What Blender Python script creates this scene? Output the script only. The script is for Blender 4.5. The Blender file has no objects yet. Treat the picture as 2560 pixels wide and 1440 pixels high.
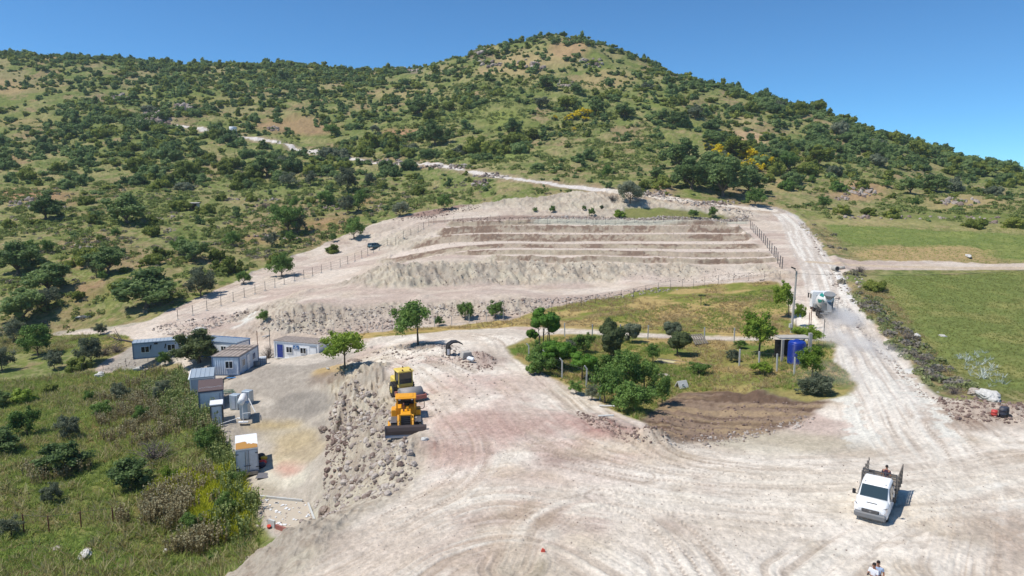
import bpy, bmesh, math, random
import numpy as np
from mathutils import Vector, Matrix
R = math.radians
scene = bpy.context.scene
col = scene.collection

# ------------------------------------------------------------------ camera
CAM_Z = 18.0; PITCH = R(8.0); F = 1707.0
CP, SP = math.cos(PITCH), math.sin(PITCH)
cam = bpy.data.cameras.new("camera"); cam.sensor_width = 36.0; cam.lens = 36.0*F/2560.0
cam.clip_start = 0.5; cam.clip_end = 9000
camo = bpy.data.objects.new("camera", cam); col.objects.link(camo)
camo.location = (0, 0, CAM_Z); camo.rotation_euler = (R(90)-PITCH, 0, 0)
scene.camera = camo
# ------------------------------------------------------------------ sky + sun
SUN_EL, SUN_AZ = R(60), R(-105)          # azimuth clockwise from +Y (the view direction): light comes from the left
world = bpy.data.worlds.new("World"); scene.world = world; world.use_nodes = True
wn = world.node_tree.nodes; wl = world.node_tree.links
bg = wn["Background"]
sky = wn.new("ShaderNodeTexSky"); sky.sky_type = 'NISHITA'; sky.sun_disc = False
sky.sun_elevation = SUN_EL; sky.sun_rotation = SUN_AZ
sky.altitude = 1500; sky.air_density = 0.8; sky.dust_density = 0.0; sky.ozone_density = 8.0
skt = wn.new('ShaderNodeVectorMath'); skt.operation = 'MULTIPLY'; skt.inputs[1].default_value = (.54, .87, .94)   # a dry clear deep-blue day
wl.new(sky.outputs[0], skt.inputs[0]); wl.new(skt.outputs[0], bg.inputs[0]); bg.inputs[1].default_value = 0.14
sun = bpy.data.lights.new("sun", 'SUN'); sun.energy = 4.2; sun.angle = R(0.53); sun.color = (1.0, 0.955, 0.89)
suno = bpy.data.objects.new("sun", sun); col.objects.link(suno)
sd = Vector((math.sin(SUN_AZ)*math.cos(SUN_EL), math.cos(SUN_AZ)*math.cos(SUN_EL), math.sin(SUN_EL)))
suno.rotation_euler = sd.to_track_quat('Z', 'Y').to_euler(); suno.location = sd*100
scene.view_settings.view_transform = 'Standard'; scene.view_settings.look = 'None'
scene.view_settings.exposure = 0.2; scene.view_settings.gamma = 1.0
scene.cycles.max_bounces = 8; scene.cycles.diffuse_bounces = 2; scene.cycles.transparent_max_bounces = 8
scene.cycles.volume_bounces = 6; scene.cycles.glossy_bounces = 3

rng = np.random.default_rng(7); random.seed(7)
# ------------------------------------------------------------------ noise helpers
def hash2(ix, iy, seed):
    h = (ix.astype(np.int64)*374761393 + iy.astype(np.int64)*668265263 + seed*974634777) & 0xffffffff
    h = ((h ^ (h >> 13))*1274126177) & 0xffffffff
    h = (h ^ (h >> 16)) & 0xffffff
    return h.astype(np.float64)/0xffffff
def vn(x, y, seed=0):
    x = np.asarray(x, float); y = np.asarray(y, float)
    ix = np.floor(x); iy = np.floor(y); fx = x-ix; fy = y-iy
    fx = fx*fx*fx*(fx*(fx*6-15)+10); fy = fy*fy*fy*(fy*(fy*6-15)+10)
    a = hash2(ix, iy, seed); b = hash2(ix+1, iy, seed); c = hash2(ix, iy+1, seed); d = hash2(ix+1, iy+1, seed)
    return (a*(1-fx)+b*fx)*(1-fy) + (c*(1-fx)+d*fx)*fy
def fbm(x, y, seed=0, octv=4, lac=2.03, gain=0.5):
    s = 0; a = 1; t = 0
    for k in range(octv):
        ca, sa = math.cos(k*1.1), math.sin(k*1.1)
        s = s + a*vn((x*ca-y*sa)*lac**k, (x*sa+y*ca)*lac**k, seed+k*17); t += a; a *= gain
    return s/t                                       # 0..1
def sstep(a, b, x): t = np.clip((x-a)/(b-a), 0, 1); return t*t*(3-2*t)

# ------------------------------------------------------------------ survey points (u, v, forward distance)
def mslope(v): y = (720-np.asarray(v, float))/F; return (-SP+y*CP)/(CP+y*SP)
def from_uvY(u, v, Y):
    y = (720-v)/F; t = Y/(CP+y*SP); return ((u-1280)/F*t, Y, CAM_Z+t*(-SP+y*CP))
CTRL = []
def S(*pts):
    for p in pts: CTRL.append(from_uvY(*p))
hl = [(500,243),(450,280),(400,322),(350,368),(300,416),(250,472),(200,532)]
S(*[(-500,v,Y) for v,Y in hl+[(150,590),(132,620),(700,160),(600,190),(850,125),(1000,92),(1200,62),(1440,45)]])
S(*[(0,v,Y) for v,Y in hl+[(150,590),(134,620),(700,160),(600,190),(850,125),(1000,92),(1100,75),(1200,62.5),(1300,54),(1440,45)]])
S(*[(300,v,Y) for v,Y in hl+[(162,592),(146,640),(700,152),(600,187),(1000,91),(1100,73.5),(1200,62),(1300,53),(1440,44)]])
S(*[(700,v,Y) for v,Y in [(600,195),(500,248),(450,285),(400,330),(350,375),(300,425),(250,480),(200,545),(172,605),(160,650)]])
S(*[(1000,v,Y) for v,Y in [(500,243),(450,275),(400,315),(350,360),(300,405),(250,462),(200,535),(180,595),(171,640)]])
S(*[(1280,v,Y) for v,Y in [(470,232),(450,248),(400,290),(350,330),(300,372),(250,415),(200,460),(150,508),(106,556)]])
S((1370,88,560),(1180,130,556),(1230,112,556),(1090,160,560),(1450,103,552))
S(*[(1600,v,Y) for v,Y in [(455,238),(400,285),(350,322),(300,360),(250,400),(200,447),(166,490),(150,520)]])
S((1500,116,545),(1700,188,500),(1800,224,478))
S(*[(1900,v,Y) for v,Y in [(490,235),(450,262),(400,298),(350,335),(300,375),(266,415),(248,450)]])
S((2000,262,430),(2100,308,405))
S(*[(2200,v,Y) for v,Y in [(500,245),(450,282),(402,325),(372,365)]])
S((2300,415,350),(2400,450,330),(2500,476,312),(2620,492,300),(3000,500,300),(2400,480,285),(2560,500,262),(3000,520,255))
# right meadow and road
S((2900,560,215),(2900,670,137),(2900,800,97),(2900,950,66),(2560,670,137),(2560,600,178),(2560,550,212),(2560,800,97),(2560,950,66),
  (2300,800,93),(2400,700,123),(2250,600,174),(2150,560,202),(2350,900,75),(2440,1010,57))
S((2060,790,96),(1978,830,89),(2020,650,142),(1955,672,130),(1875,573,190),(1930,530,214),(2150,660,138),(2000,600,168),(2100,720,116),
  (2150,880,76.5),(2250,1000,57.5),(2100,950,65.5),(2100,870,77),(1750,500,222),(1650,492,221))
# near clearing
S((1280,1440,30),(2000,1440,30.3),(2560,1440,30.5),(2900,1200,41),(2560,1200,41),(2560,1080,50.5),(2200,1240,38.5),(1700,1300,35.8),(1700,1150,45.5),
  (1280,1150,45.6),(1280,1300,36.2),(1280,1000,61),(1100,900,79),(1280,880,83.5),(1040,860,88),(1500,1000,62.5),(1800,1050,57),(1700,950,69),
  (1900,900,76),(1500,860,87),(1300,840,91.5),(1700,840,91.5),(1900,850,87))
S((1010,1085,54.5),(930,940,72),(960,1060,56),(1010,1130,49.5),(1030,1180,45.5),(870,1290,38.6),(760,1350,36.2),(660,1425,34.2),(900,1440,31))
S((800,940,81),(835,1010,71.5),(830,1080,65),(815,1200,54.5),(805,1290,48.5),(640,1400,43.5),(570,1440,41.5),(700,1360,46),
  (650,1200,58.5),(700,1050,71),(640,1330,50.5),(500,1200,60.5),(545,1063,70),(480,1000,82.5),(250,920,106),(100,900,113),
  (250,830,128),(100,780,140),(600,938,86),(740,888,98),(390,900,108),(850,900,88),(600,1100,68))
# fence track on the left, benches, cut slopes
S((150,832,133),(300,815,129),(400,790,131),(560,748,139),(650,718,148),(750,690,158),(850,655,171),(940,622,184),(1010,580,196),(1080,553,204),(1060,640,160),(900,700,146),
  (640,800,117),(450,850,112),(560,800,124))
S((700,842,109),(880,828,109),(1100,808,110.5),(1300,790,112),(1600,740,119),(1900,705,124))         # toe of the lower slope
S((760,755,121),(1000,748,120.5),(1150,745,120),(1300,736,121),(1600,712,125.5),(1850,696,128))       # its crest
S((950,715,131),(1100,712,132.5),(1300,712,132.5),(1500,706,133),(1700,698,133.5),(1900,686,134))       # toe of the tall cut
S((980,665,137.5),(1120,662,138.5),(1300,660,139),(1500,660,139.5),(1700,660,140),(1900,664,139))          # its crest
S((1250,560,195),(1500,558,195),(1750,560,194),(1100,600,174),(1800,610,165),(1400,610,166),(1100,570,193),(1300,545,202),(1600,545,202),(1800,545,205))
S((1250,512,219),(1350,497,221),(1450,490,221),(1520,488,221),(1560,484,222),(1600,525,209),(1700,520,211),(1800,530,209))
S((1400,820,97),(1600,830,94),(1850,760,108),(1700,770,107),(1150,835,98.5),(950,838,99),(1500,780,107))
CTRL += [(0,0,.2),(60,0,.3),(-60,0,-6),(0,-60,0),(120,40,.4),(-120,30,-9),(200,60,0),(-30,20,-3),(15,15,0),(-14,22,-.4)]
CTRL += [(x, 760, 95) for x in (-700,-500,-300)] + [(x, 760, 100) for x in (-100, 50)] + [(200,640,70),(300,520,40),(420,420,10)]
CTRL += [(-700,560,100),(-600,300,30),(-500,100,-5),(700,300,0),(600,150,5),(500,0,0),(-900,1100,40),(0,1100,40),(900,1100,0)]
_c = np.array(CTRL)
def rbf_fit(C, soft=3.0):
    n = len(C); d = np.sqrt(((C[:,None,:2]-C[None,:,:2])**2).sum(-1)+soft**2)
    A = np.zeros((n+3, n+3)); A[:n,:n] = -d + np.eye(n)*-0.3; A[:n,n] = 1; A[:n,n+1:] = C[:,:2]/100; A[n,:n] = 1; A[n+1:,:n] = (C[:,:2]/100).T
    A[:n,:n] = -d; A[np.arange(n),np.arange(n)] += 0.25
    b = np.zeros(n+3); b[:n] = C[:,2]
    return np.linalg.solve(A, b)
_w = rbf_fit(_c)
def base_h(X, Y, soft=3.0):
    X = np.asarray(X, float).ravel(); Y = np.asarray(Y, float).ravel(); out = np.empty(len(X)); n = len(_c)
    for i in range(0, len(X), 60000):
        x = X[i:i+60000]; y = Y[i:i+60000]
        d = np.sqrt((x[:,None]-_c[None,:,0])**2 + (y[:,None]-_c[None,:,1])**2 + soft**2)
        out[i:i+60000] = -d@_w[:n] + _w[n] + x/100*_w[n+1] + y/100*_w[n+2]
    return out

# ------------------------------------------------------------------ ground grid (rows follow distance, columns fan out)
ys = [-80.0, -50, -30, -15, -5, 3, 9, 14, 18, 21, 23]
y = 25.0
while y < 700:
    ys.append(y); y += min(max(y*y*8.5e-5, 0.09), 0.34 if 106 < y < 206 else 0.62 if y < 235 else 1.7)
ys += [720, 760, 830, 950, 1150, 1500, 2200, 3500]
YR = np.array(ys); NR = len(YR)
sc = np.linspace(-1, 1, 1151)
ext = np.array([1.03,1.08,1.16,1.3,1.5,1.8,2.4,3.5,6,10])
SC = np.concatenate([-ext[::-1], sc, ext]); NC = len(SC)
HW = 0.86*np.maximum(YR, 24) + 3
GX = SC[None,:]*HW[:,None]; GY = np.repeat(YR[:,None], NC, 1)
# base height is smooth: fit on every 3rd column / 2nd row and interpolate
ri = np.unique(np.concatenate([np.arange(0, NR, 2), [NR-1]])); ci = np.unique(np.concatenate([np.arange(0, NC, 3), [NC-1]]))
cx = GX[np.ix_(ri, ci)]; cy = GY[np.ix_(ri, ci)]
hc = base_h(cx, cy).reshape(cx.shape)
tmp = np.empty((len(ri), NC))
for k in range(len(ri)): tmp[k] = np.interp(SC, SC[ci], hc[k])
GH = np.empty((NR, NC))
for c in range(NC): GH[:,c] = np.interp(YR, YR[ri], tmp[:,c])
def grid_at(arr, X, Y):
    X = np.asarray(X, float); Y = np.asarray(Y, float)
    r = np.clip(np.interp(Y, YR, np.arange(NR)), 0, NR-1.001); i = r.astype(int); fr = r-i
    def rowv(i):
        s = X/HW[i]; c = np.clip(np.interp(s, SC, np.arange(NC)), 0, NC-1.001); j = c.astype(int); fc = c-j
        return arr[i,j]*(1-fc)+arr[i,j+1]*fc
    return rowv(i)*(1-fr)+rowv(i+1)*fr
_ts = np.concatenate([np.arange(18, 260, 0.5), np.arange(260, 760, 1.2)])
def P(u, v, arr=None):
    """where the line of sight through photo point (u, v) meets the ground: arrays X, Y, Z (nan when it meets the sky)"""
    A = GH if arr is None else arr
    u = np.atleast_1d(np.asarray(u, float)); v = np.atleast_1d(np.asarray(v, float)); out = np.full((len(u), 3), np.nan)
    for i in range(0, len(u), 4000):
        x = (u[i:i+4000]-1280)/F; yy = (720-v[i:i+4000])/F; d = np.stack([x, CP+yy*SP, -SP+yy*CP], 1)
        X = d[:,0:1]/d[:,1:2]*_ts; Z = CAM_Z + d[:,2:3]/d[:,1:2]*_ts; Y = np.broadcast_to(_ts, X.shape)
        g = Z - grid_at(A, X, Y); hit = g < 0; k = np.argmax(hit, 1); ok = hit.any(1) & (k > 0)
        k = np.maximum(k, 1); r_ = np.arange(len(k)); g0 = g[r_,k-1]; g1 = g[r_,k]; f = g0/(g0-g1+1e-12)
        Yh = _ts[k-1]+(_ts[k]-_ts[k-1])*f; res = np.stack([d[:,0]/d[:,1]*Yh, Yh, CAM_Z+d[:,2]/d[:,1]*Yh], 1)
        res[~ok] = np.nan; out[i:i+4000] = res
    return out
def PX(pts, arr=None): a = np.array(pts, float); r = P(a[:,0], a[:,1], arr); return r
def sdist(poly, X, Y):
    """signed distance to a world polygon, positive inside"""
    p = np.asarray(poly)[:,:2]; x = X.ravel(); y = Y.ravel(); out = np.full(x.shape, -60.0)
    m = (x > p[:,0].min()-30)&(x < p[:,0].max()+30)&(y > p[:,1].min()-30)&(y < p[:,1].max()+30)
    x = x[m]; y = y[m]; d = np.full(x.shape, 1e9); ins = np.zeros(x.shape, bool)
    for a, b in zip(p, np.roll(p, -1, 0)):
        e = b-a; L = e@e+1e-12; t = np.clip(((x-a[0])*e[0]+(y-a[1])*e[1])/L, 0, 1)
        d = np.minimum(d, (x-a[0]-t*e[0])**2+(y-a[1]-t*e[1])**2)
        if a[1] != b[1]:
            c = ((a[1] > y) != (b[1] > y)) & (x < e[0]*(y-a[1])/e[1]+a[0]); ins ^= c
    out[m] = np.where(ins, 1, -1)*np.sqrt(d); return out.reshape(X.shape)
def pline(line, X, Y, reach=12.0):
    """distance, signed side offset and arc length along a world polyline"""
    p = np.asarray(line)[:,:2]; x = X.ravel(); y = Y.ravel()
    D = np.full(x.shape, 99.0); O = np.full(x.shape, 99.0); A = np.zeros(x.shape)
    m = (x > p[:,0].min()-reach)&(x < p[:,0].max()+reach)&(y > p[:,1].min()-reach)&(y < p[:,1].max()+reach)
    x = x[m]; y = y[m]; d = np.full(x.shape, 99.0); o = np.full(x.shape, 99.0); s = np.zeros(x.shape); acc = 0
    for a, b in zip(p[:-1], p[1:]):
        e = b-a; L = math.hypot(*e)+1e-9; t = np.clip(((x-a[0])*e[0]+(y-a[1])*e[1])/L/L, 0, 1)
        dx = x-a[0]-t*e[0]; dy = y-a[1]-t*e[1]; dd = np.hypot(dx, dy); k = dd < d
        d = np.where(k, dd, d); o = np.where(k, np.where(e[0]*dy-e[1]*dx > 0, 1, -1)*dd, o); s = np.where(k, acc+t*L, s); acc += L
    D[m] = d; O[m] = o; A[m] = s
    return D.reshape(X.shape), O.reshape(X.shape), A.reshape(X.shape)
def smooth_line(pts, n=6):
    p = np.asarray(pts, float); q = np.vstack([2*p[0]-p[1], p, 2*p[-1]-p[-2]]); out = []
    for i in range(1, len(q)-2):
        for t in np.linspace(0, 1, n, endpoint=False):
            a, b, c, d = q[i-1:i+3]; out.append(.5*((2*b)+(-a+c)*t+(2*a-5*b+4*c-d)*t*t+(-a+3*b-3*c+d)*t**3))
    out.append(p[-1]); return np.array(out)
# ------------------------------------------------------------------ ground regions (outlines surveyed on the ground)
def ell(u, v, ru, rv, n=14):
    return PX([(u+ru*math.cos(a), v+rv*math.sin(a)) for a in np.linspace(0, 2*math.pi, n, endpoint=False)])
def okpoly(p): p = np.asarray(p); return p[~np.isnan(p[:,0])]
W_ = PX
bare_poly = W_([(572,1440),(650,1385),(720,1345),(655,1318),(640,1270),(605,1200),(590,1130),(555,1060),(500,1010),(470,945),(452,905),(330,915),(262,934),(238,928),(262,900),(325,872),
  (345,862),(352,850),(330,842),(250,835),(150,832),(300,821),(380,800),(440,770),(560,715),(700,655),(830,600),(930,560),(1000,540),(1080,525),(1200,510),
  (1330,495),(1450,481),(1560,478),(1650,489),(1750,503),(1870,517),(1935,523),(1995,550),(2030,592),(2070,640),(2150,652),(2560,661),(2560,674),(2150,674),(2085,690),
  (2110,730),(2160,790),(2225,860),(2275,930),(2330,990),(2400,1015),(2480,1022),(2560,1015),(2640,1010),(3050,1440)])
bare_poly = np.vstack([bare_poly, [[40,10,0],[40,-80,0],[-10,-80,0],[-12,12,0]]])
field_poly = W_([(1255,806),(1330,784),(1500,747),(1650,720),(1780,709),(1940,702),(1965,720),(1975,800),(2010,838),(1870,842),(1600,831),(1400,821),(1280,815)])
strip_poly = W_([(860,838),(960,830),(1100,815),(1250,803),(1290,815),(1130,826),(1020,838),(900,850)])
garden_poly = W_([(1272,868),(1320,845),(1400,836),(1600,842),(1870,853),(2075,855),(2100,900),(2130,960),(2110,985),(2020,1003),(1900,985),(1780,985),(1690,1010),(1645,1030),
  (1612,1062),(1560,1040),(1490,1000),(1400,960),(1310,910)])
till_poly = W_([(1598,1052),(1650,1010),(1700,985),(1850,985),(2000,1003),(2065,1003),(1985,1060),(1850,1088),(1700,1115),(1650,1112)])
yard_poly = W_([(470,905),(700,895),(860,870),(900,870),(830,930),(800,960),(825,1010),(820,1100),(800,1260),(640,1320),(600,1200),(590,1130),(555,1060),(500,1010)])
pad_poly = W_([(880,960),(1000,900),(1200,895),(1290,920),(1500,1080),(1640,1130),(1400,1180),(1100,1190),(1010,1130),(960,1090)])
terr_poly = W_([(950,656),(1010,628),(1060,606),(1105,578),(1130,556),(1300,552),(1600,552),(1800,556),(1850,575),(1890,610),(1935,645),(1952,660),(1700,662),(1300,662)])
greentop_poly = W_([(1560,520),(1640,520),(1750,528),(1830,545),(1820,552),(1650,548),(1560,545)])
road_R = smooth_line(W_([(1900,519),(1945,530),(1985,560),(2005,600),(2035,650),(2065,710),(2105,790),(2150,870),(2200,960),(2260,1060),(2350,1180),(2480,1290),(2640,1390)]))
side_R = smooth_line(W_([(2030,655),(2120,662),(2250,667),(2400,670),(2560,670),(3050,668)]))
hill_road = smooth_line(W_([(446,318),(500,329),(585,341),(640,350),(705,359),(745,372),(800,381),(870,396),(960,408),(1090,414),(1180,428),(1280,447),(1380,460),(1480,473),(1560,484),(1650,495),(1750,508),(1850,519),(1930,526)]))
left_track = smooth_line(W_([(150,832),(300,818),(400,796),(560,735),(700,675),(850,628),(940,600),(1010,568),(1080,545),(1180,535)]))
lane = smooth_line(W_([(640,905),(760,905),(850,882),(960,850),(1100,826),(1260,828),(1330,838),(1600,834),(1870,844),(2080,850)]))
lane2 = smooth_line(W_([(1215,835),(1270,850),(1310,900),(1400,980),(1500,1060),(1650,1140),(1900,1185),(2200,1190),(2600,1130)]))
back_path = smooth_line(W_([(480,850),(560,830),(700,850),(900,822),(1100,806),(1300,790),(1500,742),(1650,715),(1850,697),(1960,690)]))
tracksets = [(smooth_line(W_(q)), w) for q, w in [
  ([(1080,905),(1180,960),(1290,1060),(1420,1130),(1600,1180),(1900,1205),(2250,1195),(2600,1150)],4.0),
  ([(600,1435),(760,1370),(900,1290),(1050,1210),(1200,1165),(1350,1150),(1600,1190)],3.2),
  ([(1270,1000),(1330,1080),(1440,1160),(1650,1220),(1950,1250),(2250,1240),(2600,1180)],3.4),
  ([(700,1440),(860,1350),(1050,1260),(1250,1215),(1500,1240),(1900,1290),(2300,1290),(2600,1260)],3.0),
  ([(1290,1420),(1350,1300),(1480,1250),(1650,1300),(1760,1440)],1.6),
  ([(1500,1240),(1620,1290),(1750,1380),(1800,1440)],1.5),
  ([(2600,1200),(2350,1260),(2150,1340),(2000,1440)],1.8),
  ([(2350,1060),(2420,1160),(2440,1300),(2420,1440)],2.6),
  ([(960,900),(1100,1000),(1180,1100),(1150,1200),(980,1300)],2.6),
  ([(1000,1440),(1100,1380),(1250,1340),(1400,1360),(1550,1440)],1.6),
  ([(1250,930),(1150,1000),(1030,1060)],2.4)]]
XX, YY = GX, GY
near = (YY > 20)&(YY < 260)
n1 = fbm(XX/9, YY/9, 3, 4)-.5; n2 = fbm(XX/2.2, YY/2.2, 5, 4)-.5; n3 = fbm(XX/.6, YY/.6, 9, 3)-.5
nL = fbm(XX/45, YY/45, 31, 4)-.5; nF = vn(XX/.22, YY/.22, 77)-.5
wob = n1*2.2+n2*1.1
def msk(poly, soft=.5, amp=1.0, grow=0): return sstep(-soft, soft, sdist(poly, XX, YY)+wob*amp+grow)
m_bare = msk(bare_poly, .5, .8); m_field = msk(field_poly, .5, .7); m_strip = msk(strip_poly, .5, .7)
m_gard = msk(garden_poly, .5, .8); m_till = msk(till_poly, .5, .7); m_yard = msk(yard_poly, 1.5, .8)
m_pad = msk(pad_poly, 2, 1); m_terr = msk(terr_poly, 1.2, .4); m_gt = msk(greentop_poly, .6, 1.2)
m_veg = np.clip(np.maximum.reduce([m_field, m_strip, m_gard, m_gt]), 0, 1)
dR, oR, aR = pline(road_R, XX, YY); dS, oS, aS = pline(side_R, XX, YY); dH, oH, aH = pline(hill_road, XX, YY); dL, oL, aL = pline(left_track, XX, YY)
dN, oN, aN = pline(lane, XX, YY); dB, oB, aB = pline(back_path, XX, YY)
dN2, oN2, aN2 = pline(lane2, XX, YY)
m_lane = sstep(2.2, 1.4, dN+n2*.8)
m_road = sstep(3.7, 2.9, dR+n2*1.2)
m_hroad = sstep(2.1, 1.5, dH+n2*1.0)*sstep(.30, .45, fbm(aH/12, aH*0, 44, 2)+.27)
bare = np.clip(m_bare - m_veg, 0, 1); bare = np.maximum(bare, m_lane*sstep(70,75,YY)*m_bare)
bare = np.maximum(bare, m_till)
# ---- heights: terraces
H = GH.copy()
tv = [657,641,623,605,583,563,549]
Yk = P([1500]*len(tv), tv)[:,1]
Hk = base_h(P([1500]*len(tv), tv)[:,0], Yk)
Yw = YY + n1*1.6
d = np.zeros_like(H); face = np.zeros_like(H); tread = np.zeros_like(H)
for a, b, ha, hb in zip(Yk[:-1], Yk[1:], Hk[:-1], Hk[1:]):
    f = (Yw-a)/(b-a); k = (f >= 0)&(f < 1); rise = hb-ha
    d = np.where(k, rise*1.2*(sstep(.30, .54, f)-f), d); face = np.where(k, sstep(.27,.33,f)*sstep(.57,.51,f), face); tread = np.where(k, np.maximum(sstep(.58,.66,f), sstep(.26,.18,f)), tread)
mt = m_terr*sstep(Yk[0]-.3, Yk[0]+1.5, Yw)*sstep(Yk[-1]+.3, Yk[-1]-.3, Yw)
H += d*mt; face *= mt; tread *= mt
slab_poly = W_([(648,1262),(768,1240),(806,1298),(676,1333)]); slab_z = float(np.median(slab_poly[:,2]))
for pts_, zz_ in ((slab_poly, slab_z-.05),):
    k_ = sstep(-1.6, .2, sdist(pts_, XX, YY)); H = H*(1-k_)+zz_*k_
gy = np.gradient(H, axis=0)/np.gradient(YY, axis=0); gx = np.gradient(H, axis=1)/np.gradient(XX, axis=1)
slope = np.hypot(gx, gy)
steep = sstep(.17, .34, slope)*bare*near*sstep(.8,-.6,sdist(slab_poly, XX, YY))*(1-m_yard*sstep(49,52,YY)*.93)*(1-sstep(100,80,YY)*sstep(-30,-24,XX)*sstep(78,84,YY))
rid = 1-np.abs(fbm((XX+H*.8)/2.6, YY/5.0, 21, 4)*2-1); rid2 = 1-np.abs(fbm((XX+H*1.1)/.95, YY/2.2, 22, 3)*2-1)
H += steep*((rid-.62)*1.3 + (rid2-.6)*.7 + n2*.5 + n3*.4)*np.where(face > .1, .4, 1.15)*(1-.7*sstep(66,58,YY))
H += bare*near*(n2*.10+n3*.05)*(1-m_road*.7) + m_till*(n2*.25+n3*.25)*near
hum = sstep(.45, .8, fbm(XX/3.1, YY/3.1, 50, 3))
H += (1-bare)*(n1*.9*sstep(60,200,YY) + n2*.35 + hum*.35*sstep(110,160,YY)*(1-m_veg))
H += (1-m_bare)*sstep(230, 320, YY)*(nL*7*sstep(300,450,YY) + n1*2.2)
# drains beside the right road and a raised rock verge
H += .35*np.exp(-((oR-4.6)/.8)**2)*sstep(64,70,YY)*sstep(230,215,YY)
# mounds: (u, v, radius m, height m)
for u, v, r, h in [(1195,905,2.6,.9),(1560,1090,3.6,.45),(1480,1058,2.2,.4),(1620,1108,2.0,.7),(705,828,3.0,.9),(760,735,3,.8),(1060,745,2,.5),(2500,1035,3.4,.5),(1900,985,2.5,.4),
                   (1090,880,3.4,.6),(860,925,2.6,.7),(905,985,3,.4),(890,1110,3.2,.6),(960,1180,3,.5),(760,1345,2.2,.5),(690,1385,2,.5),(1520,700,2.5,.4),(1030,1130,2,.35),(730,700,2,.6)]:
    c = P(u, v)[0]; q = ((XX-c[0])**2+((YY-c[1])*1.0)**2)/r**2
    H += h*np.exp(-q)*(1+n2*1.2+n3*.6)
# track ruts
streak = np.zeros_like(H); sw = np.zeros_like(H)+1e-3; tyre = np.zeros_like(H)
for k, (ln, w) in enumerate(tracksets + [(road_R, 3.0), (lane2, 2.6), (lane, 1.6), (left_track, 2.2), (side_R, 1.4)]):
    D_, O_, A_ = pline(ln, XX, YY, 14); g = np.exp(-(D_/w)**2)
    O2 = O_+ .25*(fbm(A_/6, A_*0+k, k+60, 2)-.5)
    s = (vn(O2/.22, A_/7, 100+k)-.5)*.9 + (vn(O2/.6, A_/14, 200+k)-.5)*1.2 + (vn(O2/.09, A_/3, 300+k)-.5)*.5
    streak += s*g; sw += g
    for o in (-.95, .95):
        tr = np.exp(-((O2-o)/.17)**2)*np.sign(np.sin(A_*2*math.pi/.34+np.abs(O2-o)*14))*sstep(.35,.6,vn(A_/9, A_*0, 400+k))
        tyre += tr*(D_ < 2.4)
streak = streak/np.maximum(sw, .35)
bn = bare*sstep(20,24,YY)*(1-steep)
H += bn*sstep(230,150,YY)*(streak*.075 + tyre*.02 + (vn(XX/.16, YY/.16, 471)-.5)*.035*sstep(75,50,YY))

# ---- colours (reflectance, plus one tree's shade put into the soil)
def lin(r, g, b, k=.80):
    return np.array([((c/255)/12.92 if c <= 10 else ((c/255+.055)/1.055)**2.4)*k for c in (r, g, b)])
C = np.zeros(H.shape+(3,))
def lay(m, c): 
    m = np.clip(m, 0, 1)[...,None]; C[:] = C*(1-m)+np.asarray(c)*m
green = lin(122,132,72); gdark = lin(84,100,48); tan_ = lin(158,150,100); brown = lin(164,138,106); dry = lin(196,172,118)
lay(np.ones_like(H), green)
lay(sstep(.38,.62,fbm(XX/11, YY/11, 81, 5)-.03), tan_)
lay(sstep(.46,.72,fbm(XX/30+9, YY/30, 82, 4))*.8, lin(126,134,70))
lay(sstep(.60,.72,fbm(XX/19, YY/19+5, 83, 5)+n2*.15)*.8*sstep(110,150,YY), brown)
lay(hum*.6*(1-m_veg)*sstep(100,150,YY), lin(114,126,68))
lay(sstep(.54,.68,fbm(XX/1.3, YY/1.6, 84, 3))*.55, gdark); lay(sstep(.56,.7,fbm(XX/.9, YY/1.2, 86, 3))*.45*sstep(480,250,YY), lin(176,164,120)); lay(sstep(.58,.66,fbm(XX/4, YY/3, 87, 4))*.5*sstep(420,250,YY), lin(170,146,112))
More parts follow.
